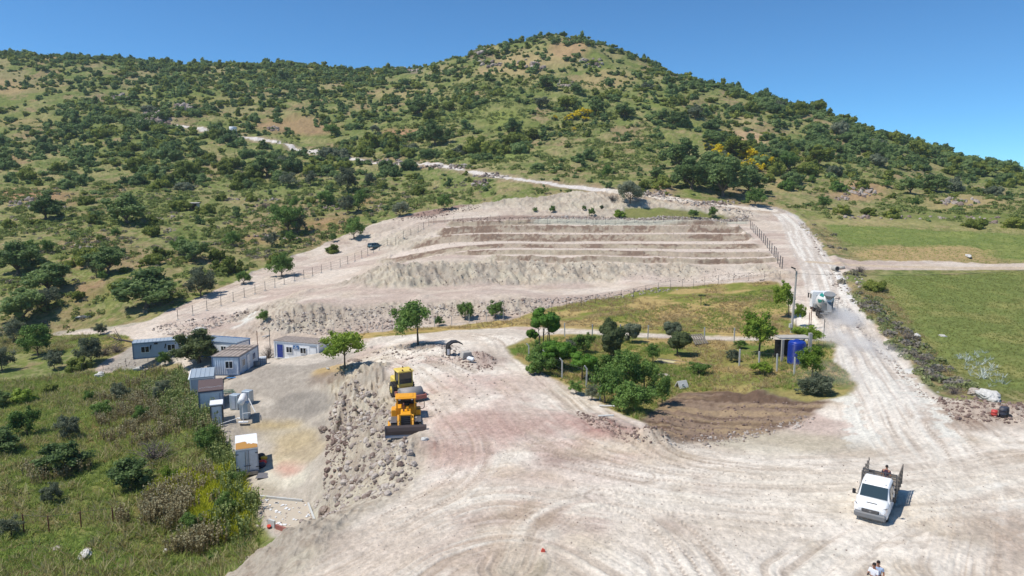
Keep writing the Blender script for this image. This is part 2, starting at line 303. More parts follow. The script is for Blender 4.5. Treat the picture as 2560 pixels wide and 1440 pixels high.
# far hill: warmer stony soil between the shrubs
lay(sstep(400,500,YY)*sstep(.5,.66,fbm(XX/26, YY/26, 85, 4))*.6, lin(162,146,108))
for u, v, ru, rv, c, a in [(70,488,100,16,(172,134,102),.9),(30,398,50,16,(168,140,106),.7),(160,505,60,10,(170,138,106),.7),(60,300,70,10,(170,146,104),.6),(20,220,60,20,(176,150,108),.8),
    (150,145,90,12,(174,152,108),.7),(740,315,110,22,(172,140,106),.8),(1010,330,50,10,(182,142,108),.9),(390,300,46,22,(176,152,138),.9),(280,245,50,10,(160,135,110),.8),
    (1340,150,110,22,(178,156,112),.8),(1420,125,50,22,(184,150,112),.8),(1280,180,90,18,(184,160,116),.7),(1510,195,70,20,(180,156,112),.7),(1370,90,60,12,(150,128,104),.8),
    (1860,345,60,22,(190,160,124),.9),(1860,300,40,20,(176,158,116),.7),(1195,128,30,16,(142,120,104),.95),(1020,172,38,10,(142,126,110),.9),(1660,480,30,14,(182,150,124),.9),
    (2150,478,70,24,(182,150,112),.9),(2420,510,110,20,(178,156,110),.8),(1970,462,50,20,(176,156,108),.7),(2350,640,190,22,(178,152,108),.95),(2300,560,280,10,(186,168,120),.7),
    (1000,235,80,10,(176,156,110),.6),(1100,600,30,10,(160,120,96),0),(780,700,1,1,(0,0,0),0),(300,860,50,26,(184,158,104),.8),(190,730,60,20,(170,134,104),.7),(250,650,60,16,(172,134,104),.6),
    (640,600,60,14,(176,142,104),.6),(800,560,70,16,(174,134,100),.6),(900,500,50,14,(178,136,102),.6),(1260,300,50,16,(132,142,70),.6),(1200,390,120,18,(132,146,78),.7),
    (420,520,160,20,(128,136,78),.6),(700,470,150,18,(124,138,74),.7),(130,225,60,10,(150,140,90),.5),(2480,545,260,16,(112,126,60),.8),(1650,255,60,12,(126,140,66),.7),
    (1870,250,30,14,(150,156,84),.6),(520,255,80,8,(150,142,84),.7),(830,240,60,10,(140,142,80),.6)]:
    if a: lay(msk(okpoly(ell(u, v, ru, rv)), 3+ru*.03*1.5, 2.2 if v < 400 else 1.6)*a, np.array(lin(*c)))
# right green field
gf = msk(W_([(2200,690),(2560,680),(3050,685),(3050,1010),(2560,985),(2440,965),(2340,880),(2260,790),(2215,730)]), 1.5, 1)
lay(gf, lin(126,136,74)); lay(gf*sstep(.45,.7,fbm(XX/7, YY/7, 90, 4)), lin(150,148,88)); lay(gf*sstep(.55,.75,fbm(XX/16, YY/16, 91, 3))*.8, lin(156,150,88))
lay(gf*sstep(.7,.85,vn(XX/.8, YY/.8, 92))*.5, lin(106,122,62))
gf2 = msk(W_([(2060,560),(2300,575),(2560,590),(3050,600),(3050,650),(2560,655),(2450,640),(2300,620),(2120,610)]), 1.5, 1)
lay(gf2, lin(124,136,74)); lay(gf2*sstep(.5,.7,fbm(XX/8, YY/8, 93, 3))*.7, lin(140,146,82))
lay(msk(okpoly(ell(2310,636,180,20)), 3, 1.6)*.9, lin(180,156,110))
verge = msk(W_([(1990,555),(2060,570),(2150,650),(2100,700),(2200,740),(2330,900),(2440,980),(2330,990),(2215,860),(2110,720),(2060,640)]), 1.2, 1)
lay(verge, lin(128,128,82)); lay(verge*sstep(.45,.65,fbm(XX/3, YY/3, 94, 3)), lin(166,148,108))
# front-left rank growth
fl = msk(W_([(-300,960),(120,960),(300,925),(470,930),(520,1030),(600,1150),(640,1260),(660,1330),(600,1400),(540,1460),(-300,1460)]), 1.5, 1)
lay(fl, lin(124,132,76)); lay(fl*sstep(.42,.62,fbm(XX/4, YY/4, 95, 4)), lin(150,144,88)); lay(fl*sstep(.55,.7,fbm(XX/6, YY/6+3, 96, 3))*.7, lin(102,118,62))
for u, v, ru, rv, c, a in [(330,960,130,60,(128,118,66),.7),(300,1080,110,40,(132,104,70),.8),(520,1250,70,50,(150,158,52),.8),(430,1210,60,20,(160,170,52),.9),(450,1330,100,40,(128,118,74),.7),
                           (150,1400,220,50,(102,126,52),.9),(60,1280,90,30,(130,116,70),.8),(560,1340,40,60,(124,128,60),.8),(100,1180,90,40,(112,116,62),.7)]:
    lay(fl*msk(okpoly(ell(u, v, ru, rv)), 2, 1.6)*a, np.array(lin(*c)))
# cleared soil
pale = lin(240,231,222); pale2 = lin(220,207,195); mauve = lin(190,164,156); grey = lin(178,168,160); buff = lin(206,190,168)
lay(bare, pale2)
lay(bare*sstep(.40,.62,fbm(XX/8, YY/8, 101, 4)), pale)
lay(bare*sstep(.54,.72,fbm(XX/11+3, YY/11, 102, 4))*.65, mauve*1.0); lay(bare*m_pad*sstep(.40,.6,fbm(XX/5+3, YY/5, 112, 4))*.6, lin(204,174,166))
lay(bare*sstep(.55,.75,fbm(XX/6, YY/6+7, 103, 4))*.5, buff)
lay(bn*np.clip(streak*1.6-.05, 0, .85)*sstep(245,225,YY), lin(238,231,222))
lay(bn*np.clip(-streak*1.5-.08, 0, .5)*sstep(245,225,YY), lin(172,154,138))
lay(bn*np.clip(tyre, 0, 1)*.6, lin(168,150,138))
for u, v, ru, rv, c, a in [(1180,1010,110,40,(228,212,202),.5),(1240,960,160,30,(202,172,164),.6),(1350,1200,220,26,(208,184,174),.5),(1290,1060,180,40,(184,150,142),.75),(1120,1130,120,30,(176,146,136),.8),(1520,1075,70,30,(178,142,134),.85),(1420,1150,70,20,(160,134,126),.85),
    (1600,1260,260,36,(234,226,216),.8),(2100,1200,330,26,(228,218,206),.7),(1780,1330,250,50,(208,194,180),.6),(1450,1350,70,40,(208,192,172),.6),(2400,1330,110,60,(214,200,186),.5),(2200,1240,300,40,(240,232,222),.7),(2450,1200,140,60,(240,232,222),.7),(2530,1360,40,60,(172,148,134),.8),
    (1000,1370,160,40,(206,190,178),.6),(1560,1085,80,26,(168,128,122),.9),(1470,1050,50,20,(164,124,118),.8),(2150,1120,140,30,(196,184,172),.7),(1950,1110,160,24,(196,188,168),.7),(1300,1440,60,50,(170,156,134),.7),(1210,905,50,22,(166,142,134),.9),
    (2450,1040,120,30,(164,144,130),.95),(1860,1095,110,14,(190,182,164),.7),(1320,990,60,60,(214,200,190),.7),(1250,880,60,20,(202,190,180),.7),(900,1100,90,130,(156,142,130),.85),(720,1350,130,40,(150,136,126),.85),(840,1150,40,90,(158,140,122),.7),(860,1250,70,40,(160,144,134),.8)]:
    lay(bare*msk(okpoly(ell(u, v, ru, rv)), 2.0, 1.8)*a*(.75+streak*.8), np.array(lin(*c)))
# ends: upper site
up = bare*sstep(100,106,YY)
lay(up*.55, lin(204,188,176)); lay(up*sstep(.48,.62,fbm(XX/12, YY/5, 105, 4))*.6, lin(186,166,158))
lay(steep*.8, lin(192,182,168)); lay(steep*sstep(.5,.2,rid2)*.5, lin(150,138,126)); lay(steep*sstep(.8,.95,rid2)*.5, lin(222,214,200)); lay(steep*sstep(.5,.66,fbm(XX/7, YY/4, 106, 4))*.6, lin(168,158,148)); lay(steep*sstep(.52,.66,fbm(XX/5, YY/3, 107, 4))*.55, lin(206,198,180))  # slope hollows get darker colour, ridge tops paler
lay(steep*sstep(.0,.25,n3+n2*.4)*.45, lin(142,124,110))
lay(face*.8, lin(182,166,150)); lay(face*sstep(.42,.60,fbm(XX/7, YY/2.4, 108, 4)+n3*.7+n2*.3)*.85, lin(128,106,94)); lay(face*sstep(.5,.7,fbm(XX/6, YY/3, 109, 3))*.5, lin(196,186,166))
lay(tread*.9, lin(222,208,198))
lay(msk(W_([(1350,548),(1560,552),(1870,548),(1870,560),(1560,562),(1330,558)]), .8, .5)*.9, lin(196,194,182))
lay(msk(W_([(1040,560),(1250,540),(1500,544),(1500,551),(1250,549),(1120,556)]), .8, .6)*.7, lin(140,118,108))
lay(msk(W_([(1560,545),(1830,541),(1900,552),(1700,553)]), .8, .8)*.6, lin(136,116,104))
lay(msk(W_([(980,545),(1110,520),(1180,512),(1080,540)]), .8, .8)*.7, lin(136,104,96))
lay(msk(W_([(560,835),(600,800),(645,780),(650,790),(600,818),(480,852),(400,862)]), .8, .6)*.8*sstep(.35,.55,fbm(XX/2,YY/3,110,3)+.1), lin(232,232,228))
# yard
lay(m_yard*bare*.75, lin(186,178,168)); lay(m_yard*bare*sstep(.5,.65,fbm(XX/5, YY/5, 111, 3))*.6, lin(160,152,144))
lay(msk(W_([(300,885),(335,865),(450,900),(330,925),(250,930)]), 1, .6)*.9, lin(170,164,156))
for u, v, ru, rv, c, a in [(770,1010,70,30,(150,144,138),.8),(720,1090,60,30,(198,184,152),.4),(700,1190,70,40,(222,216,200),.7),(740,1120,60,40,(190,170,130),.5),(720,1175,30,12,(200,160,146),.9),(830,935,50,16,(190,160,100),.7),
    (820,955,50,18,(126,108,96),.6),(680,1065,60,6,(182,160,110),.6),(720,1265,80,20,(200,196,180),.7),(660,1225,40,14,(176,166,150),.8),(1060,870,70,12,(150,134,120),.8),(660,895,90,20,(196,188,178),.6)]:  # brown oval at the leafy tree: its cast shade put into the soil colour
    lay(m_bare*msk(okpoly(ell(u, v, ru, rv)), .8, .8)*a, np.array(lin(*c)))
# roads
lay(m_road*sstep(50,60,YY)*.75, lin(222,214,208)); lay(m_road*np.clip(streak*1.5,0,.8), lin(240,236,230)); lay(m_road*np.clip(-streak*1.5,0,.6), lin(196,184,174))
lay(sstep(.85,.5,np.abs(oR+3.3)+(n2+n3)*2.2)*sstep(46,50,YY)*sstep(67,60,YY)*.85, lin(240,238,232))
lay(sstep(.7,.3,np.abs(oR-3.0)+(n2+n3)*2.6)*sstep(46,50,YY)*sstep(74,68,YY)*.8, lin(240,238,232))
lay(m_lane*.8*m_bare, lin(214,204,194)); lay(m_hroad*.95, lin(226,216,206)); lay(sstep(5.5,3,dH+n2*3)*(1-m_hroad)*sstep(440,410,YY)*.5, lin(178,154,132))
lay(sstep(1.6,1.1,dS+n2*.6)*.8, lin(206,188,166)); lay(sstep(1.5,.9,dB+n2*.8)*.55*m_bare, lin(190,172,158)); lay(sstep(1.8,1.0,dL+n2*.6)*.6, lin(214,200,190))
# dry field, verges, garden
lay(m_field*1.0, lin(186,162,106)); lay(m_field*sstep(.46,.64,fbm(XX/8, YY/5, 120, 4)+sstep(0,30,XX)*.10), lin(132,136,66)); lay(m_field*sstep(.56,.7,fbm(XX/6, YY/3, 121, 3))*.7, lin(160,134,98))
lay(m_strip, lin(190,164,104)); lay(m_strip*sstep(.5,.65,n2+.5)*.7, lin(128,126,62))
lay(m_gard*1.0, lin(146,140,78)); lay(m_gard*sstep(.42,.6,fbm(XX/4, YY/4, 122, 4)), lin(182,156,104)); lay(m_gard*sstep(.5,.7,fbm(XX/6, YY/6+8, 123, 4)), lin(104,126,54))
lay(m_gard*msk(okpoly(ell(1600,1030,80,24)), 2, 1)*.8, lin(108,138,50)); lay(m_gard*msk(okpoly(ell(1820,960,170,30)), 2, 1)*.6, lin(122,134,62))
gedge = sstep(3.0, .5, np.abs(sdist(garden_poly, XX, YY)-.9))*m_gard
lay(gedge*.6*sstep(.4,.6,fbm(XX/3,YY/3,124,3)), lin(188,164,110))
lay(m_gt*.8, lin(128,132,74))
lay(m_till, lin(154,134,118)); lay(m_till*sstep(-.1,.35,n2+n3)*.6, lin(128,108,94)); lay(m_till*sstep(.52,.64,fbm((XX*.35+YY)/.8,(YY*.35-XX)/9,131,3))*.8, lin(104,84,72)); lay(m_till*sstep(.1,.35,vn((XX*.35+YY)/.9,(YY*.35-XX)/6,130)-.5)*.6, lin(178,156,126))
C *= (1 + n3*.34 + nF*.26 + n2*.14)[...,None]
C = C*(1+bare[...,None]*np.array([.03,.0,-.085])); C = np.clip(C, .01, .85)

# ---- build the mesh
def grid_mesh(name, Xg, Yg, Zg, Cg):
    nr, nc = Xg.shape; me = bpy.data.meshes.new(name); N = nr*nc
    me.vertices.add(N); co = np.stack([Xg, Yg, Zg], -1).astype(np.float32).ravel(); me.vertices.foreach_set("co", co)
    idx = np.arange(N).reshape(nr, nc); q = np.stack([idx[:-1,:-1], idx[:-1,1:], idx[1:,1:], idx[1:,:-1]], -1).reshape(-1, 4)
    me.loops.add(q.size); me.loops.foreach_set("vertex_index", q.astype(np.int32).ravel())
    me.polygons.add(len(q)); me.polygons.foreach_set("loop_start", (np.arange(len(q))*4).astype(np.int32))
    me.polygons.foreach_set("use_smooth", np.ones(len(q), bool))
    me.update()
    at = me.color_attributes.new("soil", 'FLOAT_COLOR', 'POINT'); at.data.foreach_set("color", np.concatenate([Cg, np.ones(Cg.shape[:2]+(1,))], -1).astype(np.float32).ravel())
    o = bpy.data.objects.new(name, me); col.objects.link(o); return o
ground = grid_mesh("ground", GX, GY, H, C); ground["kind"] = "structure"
GHF = H                                                       # final heights: everything is stood on these
def newmat(name, rough=.8, color=(.5,.5,.5), metal=0, spec=.3):
    m = bpy.data.materials.new(name); m.use_nodes = True; b = m.node_tree.nodes["Principled BSDF"]
    b.inputs["Base Color"].default_value = (*color, 1); b.inputs["Roughness"].default_value = rough; b.inputs["Metallic"].default_value = metal
    b.inputs["Specular IOR Level"].default_value = spec; return m, m.node_tree.nodes, m.node_tree.links, b
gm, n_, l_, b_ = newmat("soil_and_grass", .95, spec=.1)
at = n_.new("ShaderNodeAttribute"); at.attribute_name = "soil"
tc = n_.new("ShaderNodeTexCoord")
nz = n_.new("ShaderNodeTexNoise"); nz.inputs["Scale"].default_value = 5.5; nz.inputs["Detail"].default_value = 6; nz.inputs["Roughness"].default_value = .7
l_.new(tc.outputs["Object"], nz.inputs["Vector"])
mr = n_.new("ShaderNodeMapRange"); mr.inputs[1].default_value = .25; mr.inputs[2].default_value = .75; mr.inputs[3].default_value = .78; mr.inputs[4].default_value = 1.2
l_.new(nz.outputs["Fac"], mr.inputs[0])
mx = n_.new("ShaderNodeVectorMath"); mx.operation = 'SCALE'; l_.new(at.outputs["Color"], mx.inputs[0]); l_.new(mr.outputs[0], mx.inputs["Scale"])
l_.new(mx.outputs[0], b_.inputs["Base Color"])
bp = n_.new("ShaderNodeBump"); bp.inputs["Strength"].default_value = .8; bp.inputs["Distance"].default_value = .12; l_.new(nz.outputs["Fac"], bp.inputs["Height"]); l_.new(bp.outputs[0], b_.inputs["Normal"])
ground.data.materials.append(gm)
def hz(x, y): return grid_at(GHF, np.atleast_1d(x), np.atleast_1d(y))
def G(u, v): return P(u, v, GHF)[0]
# ------------------------------------------------------------------ mesh helpers (numpy, all quads)
def qmesh(name, V, Q, tone=None, smooth=False, mats=()):
    me = bpy.data.meshes.new(name); V = np.asarray(V, np.float32); Q = np.asarray(Q, np.int32)
    me.vertices.add(len(V)); me.vertices.foreach_set("co", V.ravel()); me.loops.add(Q.size); me.loops.foreach_set("vertex_index", Q.ravel())
    me.polygons.add(len(Q)); me.polygons.foreach_set("loop_start", (np.arange(len(Q))*4).astype(np.int32)); me.polygons.foreach_set("use_smooth", np.full(len(Q), smooth, bool))
    me.update()
    if tone is not None: a = me.attributes.new("tone", 'FLOAT', 'FACE'); a.data.foreach_set("value", np.asarray(tone, np.float32))
    for m in mats: me.materials.append(m)
    return me
def tag(o, label=None, cat=None, group=None, kind=None):
    if label: o["label"] = label
    if cat: o["category"] = cat
    if group: o["group"] = group
    if kind: o["kind"] = kind
    return o
def mobj(name, me, parent=None, loc=(0,0,0), rz=0, s=(1,1,1)):
    o = bpy.data.objects.new(name, me); col.objects.link(o); o.parent = parent; o.location = loc; o.rotation_euler = (0,0,rz); o.scale = s; return o
def empty(name, loc, rz=0, rot=None):
    o = bpy.data.objects.new(name, None); col.objects.link(o); o.location = loc; o.rotation_euler = rot or (0,0,rz); o.empty_display_size = .5; return o
def quads_from(c, n, size, rg, flat=.35):
    """leaf quads centred on c, facing roughly n"""
    k = len(c); r = rg.normal(size=(k,3)); nn = n*(1-flat)+r*flat*1.3; nn /= np.linalg.norm(nn, axis=1, keepdims=True)+1e-9
    t = np.cross(nn, rg.normal(size=(k,3))); t /= np.linalg.norm(t, axis=1, keepdims=True)+1e-9; b = np.cross(nn, t)
    s = (size*rg.uniform(.6, 1.35, k))[:,None]; a = s*rg.uniform(.55, .95, k)[:,None]
    V = np.stack([c-t*s-b*a*.3, c-b*a+t*s*.1, c+t*s+b*a*.3, c+b*a-t*s*.1], 1).reshape(-1, 3)
    return V, np.arange(k*4).reshape(k, 4)
def cubesphere(n=3):
    L = np.linspace(-1, 1, n+1); Vs = []; Qs = []; off = 0
    for ax in range(3):
        for sg in (-1, 1):
            a, b = np.meshgrid(L, L, indexing='ij'); p = np.zeros((n+1, n+1, 3)); p[...,ax] = sg; p[...,(ax+1)%3] = np.tan(a*.785); p[...,(ax+2)%3] = np.tan(b*.785)*1.0
            Vs.append(p.reshape(-1,3)); i = np.arange((n+1)**2).reshape(n+1, n+1)+off; q = np.stack([i[:-1,:-1], i[1:,:-1], i[1:,1:], i[:-1,1:]], -1).reshape(-1,4)
            Qs.append(q if sg > 0 else q[:,::-1]); off += (n+1)**2
    V = np.vstack(Vs); V /= np.linalg.norm(V, axis=1, keepdims=True); return V, np.vstack(Qs)
def bumps(V, amp, f, seed): return 1+amp*(fbm((V[:,0]+V[:,2]*1.7)*f+seed, (V[:,1]-V[:,2]*1.3)*f+seed*2, seed, 3)-.5)*2
def crown(seed, leaves, leaf, rx=1., ry=1., rz=.8, clumps=14, cr=(.28,.48), base=.12, core=.7, dome=True, corecut=0):
    """unit-size crown (radius 1, stands on z=0): clumps of leaves spread through a dome, uneven outline"""
    rg = np.random.default_rng(seed); cl = []
    for k in range(clumps):
        a = rg.uniform(0, 2*math.pi); z = rg.uniform(-.25 if dome else -.7, 1); z = max(z, -.9); r = math.sqrt(max(0, 1-z*z)); q = rg.uniform(.35, .98)
        cl.append((math.cos(a)*r*q, math.sin(a)*r*q, z*q, rg.uniform(*cr), rg.uniform(0, 1)))
    cl.append((0, 0, .1, .55, .5))
    w = np.array([c[3]**2 for c in cl]); idx = rg.choice(len(cl), leaves, p=w/w.sum()); cl = np.array(cl)
    d = rg.normal(size=(leaves,3)); d[:,2] = np.abs(d[:,2])*rg.choice([1,1,1,-1], leaves); d /= np.linalg.norm(d, axis=1, keepdims=True)
    rad = cl[idx,3]*rg.uniform(.55, 1.08, leaves); c = cl[idx,:3]+d*rad[:,None]
    V, Q = quads_from(c, d, leaf, rg)
    tone = np.clip(cl[idx,4]*.5+rg.uniform(0, 1, leaves)*.5, 0, 1)
    if core > 0:
        for k, cc in enumerate(cl):
            Vs, Qs = cubesphere(2); Vs = Vs*(cc[3]*core*bumps(Vs, .25, 2., seed+k))[:,None]+cc[:3]; Q = np.vstack([Q, Qs+len(V)]); V = np.vstack([V, Vs]); tone = np.append(tone, np.full(len(Qs), cc[4]*.4+.1))
    q_ = np.percentile(np.hypot(V[:,0], V[:,1]), 97); V = V*np.array([rx/q_, ry/q_, rz/q_**.5]); z0 = V[:,2].min() if not dome else -.28*rz
    V[:,2] -= z0; V[:,2] = np.maximum(V[:,2], -.05) + base
    return V, Q, tone
def tube(pts, rad, n=6):
    pts = np.asarray(pts, float); V = []; 
    for i, p in enumerate(pts):
        t = pts[min(i+1, len(pts)-1)]-pts[max(i-1, 0)]; t /= np.linalg.norm(t)+1e-9; u = np.cross(t, [0.31,.95,.05]); u /= np.linalg.norm(u)+1e-9; w = np.cross(t, u)
        for k in range(n): a = 2*math.pi*k/n; V.append(p+rad[i]*(math.cos(a)*u+math.sin(a)*w))
    Q = [[i*n+k, i*n+(k+1)%n, (i+1)*n+(k+1)%n, (i+1)*n+k] for i in range(len(pts)-1) for k in range(n)]
    if n == 4: Q += [[3,2,1,0], [len(V)-4, len(V)-3, len(V)-2, len(V)-1]]
    return np.array(V), np.array(Q)
def joinq(parts):
    V = []; Q = []; o = 0
    for v, q in parts: V.append(v); Q.append(np.asarray(q)+o); o += len(v)
    return np.vstack(V), np.vstack(Q)
def trunkmesh(seed, h, r, spread, limbs=5, lean=.08):
    rg = np.random.default_rng(seed); lx, ly = rg.uniform(-lean, lean, 2)*h
    parts = [tube([(0,0,-.4),(0,0,.0),(lx*.4,ly*.4,h*.5),(lx,ly,h)], [r*1.5, r*1.2, r*.9, r*.6], 7)]
    for k in range(limbs):
        a = 2*math.pi*k/limbs+rg.uniform(-.4,.4); s = spread*rg.uniform(.45,.8); z0 = h*rg.uniform(.55,1)
        parts.append(tube([(lx*.7,ly*.7,z0),(lx+math.cos(a)*s*.5,ly+math.sin(a)*s*.5,z0+s*.45),(lx+math.cos(a)*s,ly+math.sin(a)*s,z0+s*rg.uniform(.6,1.1))], [r*.55, r*.36, r*.12], 5))
    return joinq(parts)
def leafmat(name, lo, hi, rnd=.3, trans=.42):
    m = bpy.data.materials.new(name); m.use_nodes = True; n = m.node_tree.nodes; l = m.node_tree.links; b = n["Principled BSDF"]; b.inputs["Roughness"].default_value = .65; b.inputs["Specular IOR Level"].default_value = .25
    a = n.new("ShaderNodeAttribute"); a.attribute_name = "tone"; oi = n.new("ShaderNodeObjectInfo")
    s = n.new("ShaderNodeMath"); s.operation = 'MULTIPLY_ADD'; s.inputs[1].default_value = rnd*2; l.new(oi.outputs["Random"], s.inputs[0]); s.inputs[2].default_value = -rnd
    ad = n.new("ShaderNodeMath"); ad.operation = 'ADD'; ad.use_clamp = True; l.new(a.outputs["Fac"], ad.inputs[0]); l.new(s.outputs[0], ad.inputs[1])
    mx = n.new("ShaderNodeMix"); mx.data_type = 'RGBA'; mx.inputs[6].default_value = (*lo, 1); mx.inputs[7].default_value = (*hi, 1); l.new(ad.outputs[0], mx.inputs[0])
    l.new(mx.outputs[2], b.inputs["Base Color"])
    if trans:
        t = n.new("ShaderNodeBsdfTranslucent"); l.new(mx.outputs[2], t.inputs[0]); ms = n.new("ShaderNodeMixShader"); ms.inputs[0].default_value = trans
        l.new(b.outputs[0], ms.inputs[1]); l.new(t.outputs[0], ms.inputs[2]); l.new(ms.outputs[0], n["Material Output"].inputs[0])
    return m
LM = {'oak': leafmat("oak_leaves", lin(90,116,64), lin(158,180,110)), 'bush': leafmat("lentisk_leaves", lin(104,120,46), lin(174,182,86)),
      'young': leafmat("young_leaves", lin(82,116,48), lin(140,170,84), trans=.25), 'silver': leafmat("silvery_leaves", lin(100,112,84), lin(162,168,138)),
      'bright': leafmat("fresh_leaves", lin(108,138,42), lin(164,186,70), trans=.3), 'pine': leafmat("pine_needles", lin(76,90,56), lin(118,130,80)),
      'round': leafmat("glossy_leaves", lin(66,110,32), lin(118,158,50), trans=.2)}
def barkmat(name, a, b):
    m, n, l, p = newmat(name, .9, spec=.1); z = n.new("ShaderNodeTexNoise"); z.inputs["Scale"].default_value = 6; r = n.new("ShaderNodeValToRGB"); r.color_ramp.elements[0].color = (*a,1); r.color_ramp.elements[1].color = (*b,1)
    r.color_ramp.elements[0].position = .35; r.color_ramp.elements[1].position = .65; tc = n.new("ShaderNodeTexCoord"); l.new(tc.outputs["Object"], z.inputs[0]); l.new(z.outputs[0], r.inputs[0]); l.new(r.outputs[0], p.inputs["Base Color"]); return m
BARK = barkmat("bark", lin(92,78,66), lin(138,124,108)); TWIG = barkmat("dead_wood", lin(112,100,94), lin(152,140,130)); ROCKM = barkmat("limestone", lin(168,154,142), lin(206,194,180))
ROCKD = barkmat("brown_stone", lin(138,120,106), lin(178,162,148)); WHITE_ROCK = barkmat("white_rock", lin(206,202,192), lin(232,228,220))
# ---- prototypes of bushes and crowns
PROTO = {}
for i in range(7): PROTO['far', i] = crown(100+i, 230, .16, 1, rng.uniform(.75,1), rng.uniform(.55,.95), 9, (.3,.5), 0)
for i in range(6): PROTO['bush', i] = crown(200+i, 1500, .075, 1, rng.uniform(.85,1), rng.uniform(.82,.98), 24, (.26,.4), 0, .8)
for i in range(6): PROTO['oak', i] = crown(300+i, 3000, .062, 1, rng.uniform(.85,1), rng.uniform(.6,.74), 36, (.18,.34), .0, .62, False)
for i in range(5): PROTO['open', i] = crown(400+i, 3800, .05, 1, .95, rng.uniform(.85,1.05), 30, (.18,.38), .0, .45, False)
for i in range(3): PROTO['pine', i] = crown(500+i, 3000, .05, 1, .95, rng.uniform(.95,1.15), 18, (.34,.5), .0, .85, False)
for i in range(3): PROTO['puff', i] = crown(600+i, 4600, .048, 1, .95, .7, 26, (.3,.44), .0, .8, False)
_cm = {}
def crown_mesh(kind, i, mat):
    k = (kind, i, mat)
    if k not in _cm: V, Q, T = PROTO[kind, i]; _cm[k] = qmesh("crown", V, Q, T, False, [LM[mat]])
    return _cm[k]
def twigs(seed, n, mat):
    rg = np.random.default_rng(seed); parts = []
    for k in range(n):
        a = rg.uniform(0, 2*math.pi); e = rg.uniform(.25, 1.4); p = np.zeros(3); pts = [p]; d = np.array([math.cos(a)*math.cos(e), math.sin(a)*math.cos(e), math.sin(e)])
        for j in range(4): d = d+rg.normal(size=3)*.28; d /= np.linalg.norm(d); p = p+d*rg.uniform(.18,.3); p[2] = max(p[2], .02); pts.append(p)
        parts.append(tube(pts, [.022,.016,.011,.007,.004], 3))
        for j in (2, 3):
            dd = rg.normal(size=3); dd /= np.linalg.norm(dd); parts.append(tube([pts[j], pts[j]+dd*.15, pts[j]+dd*.26+rg.normal(size=3)*.05], [.009,.006,.003], 3))
    V, Q = joinq(parts); return qmesh("twigs", V, Q, None, False, [mat])
TWIGM = [twigs(900+i, 60, TWIG) for i in range(3)]

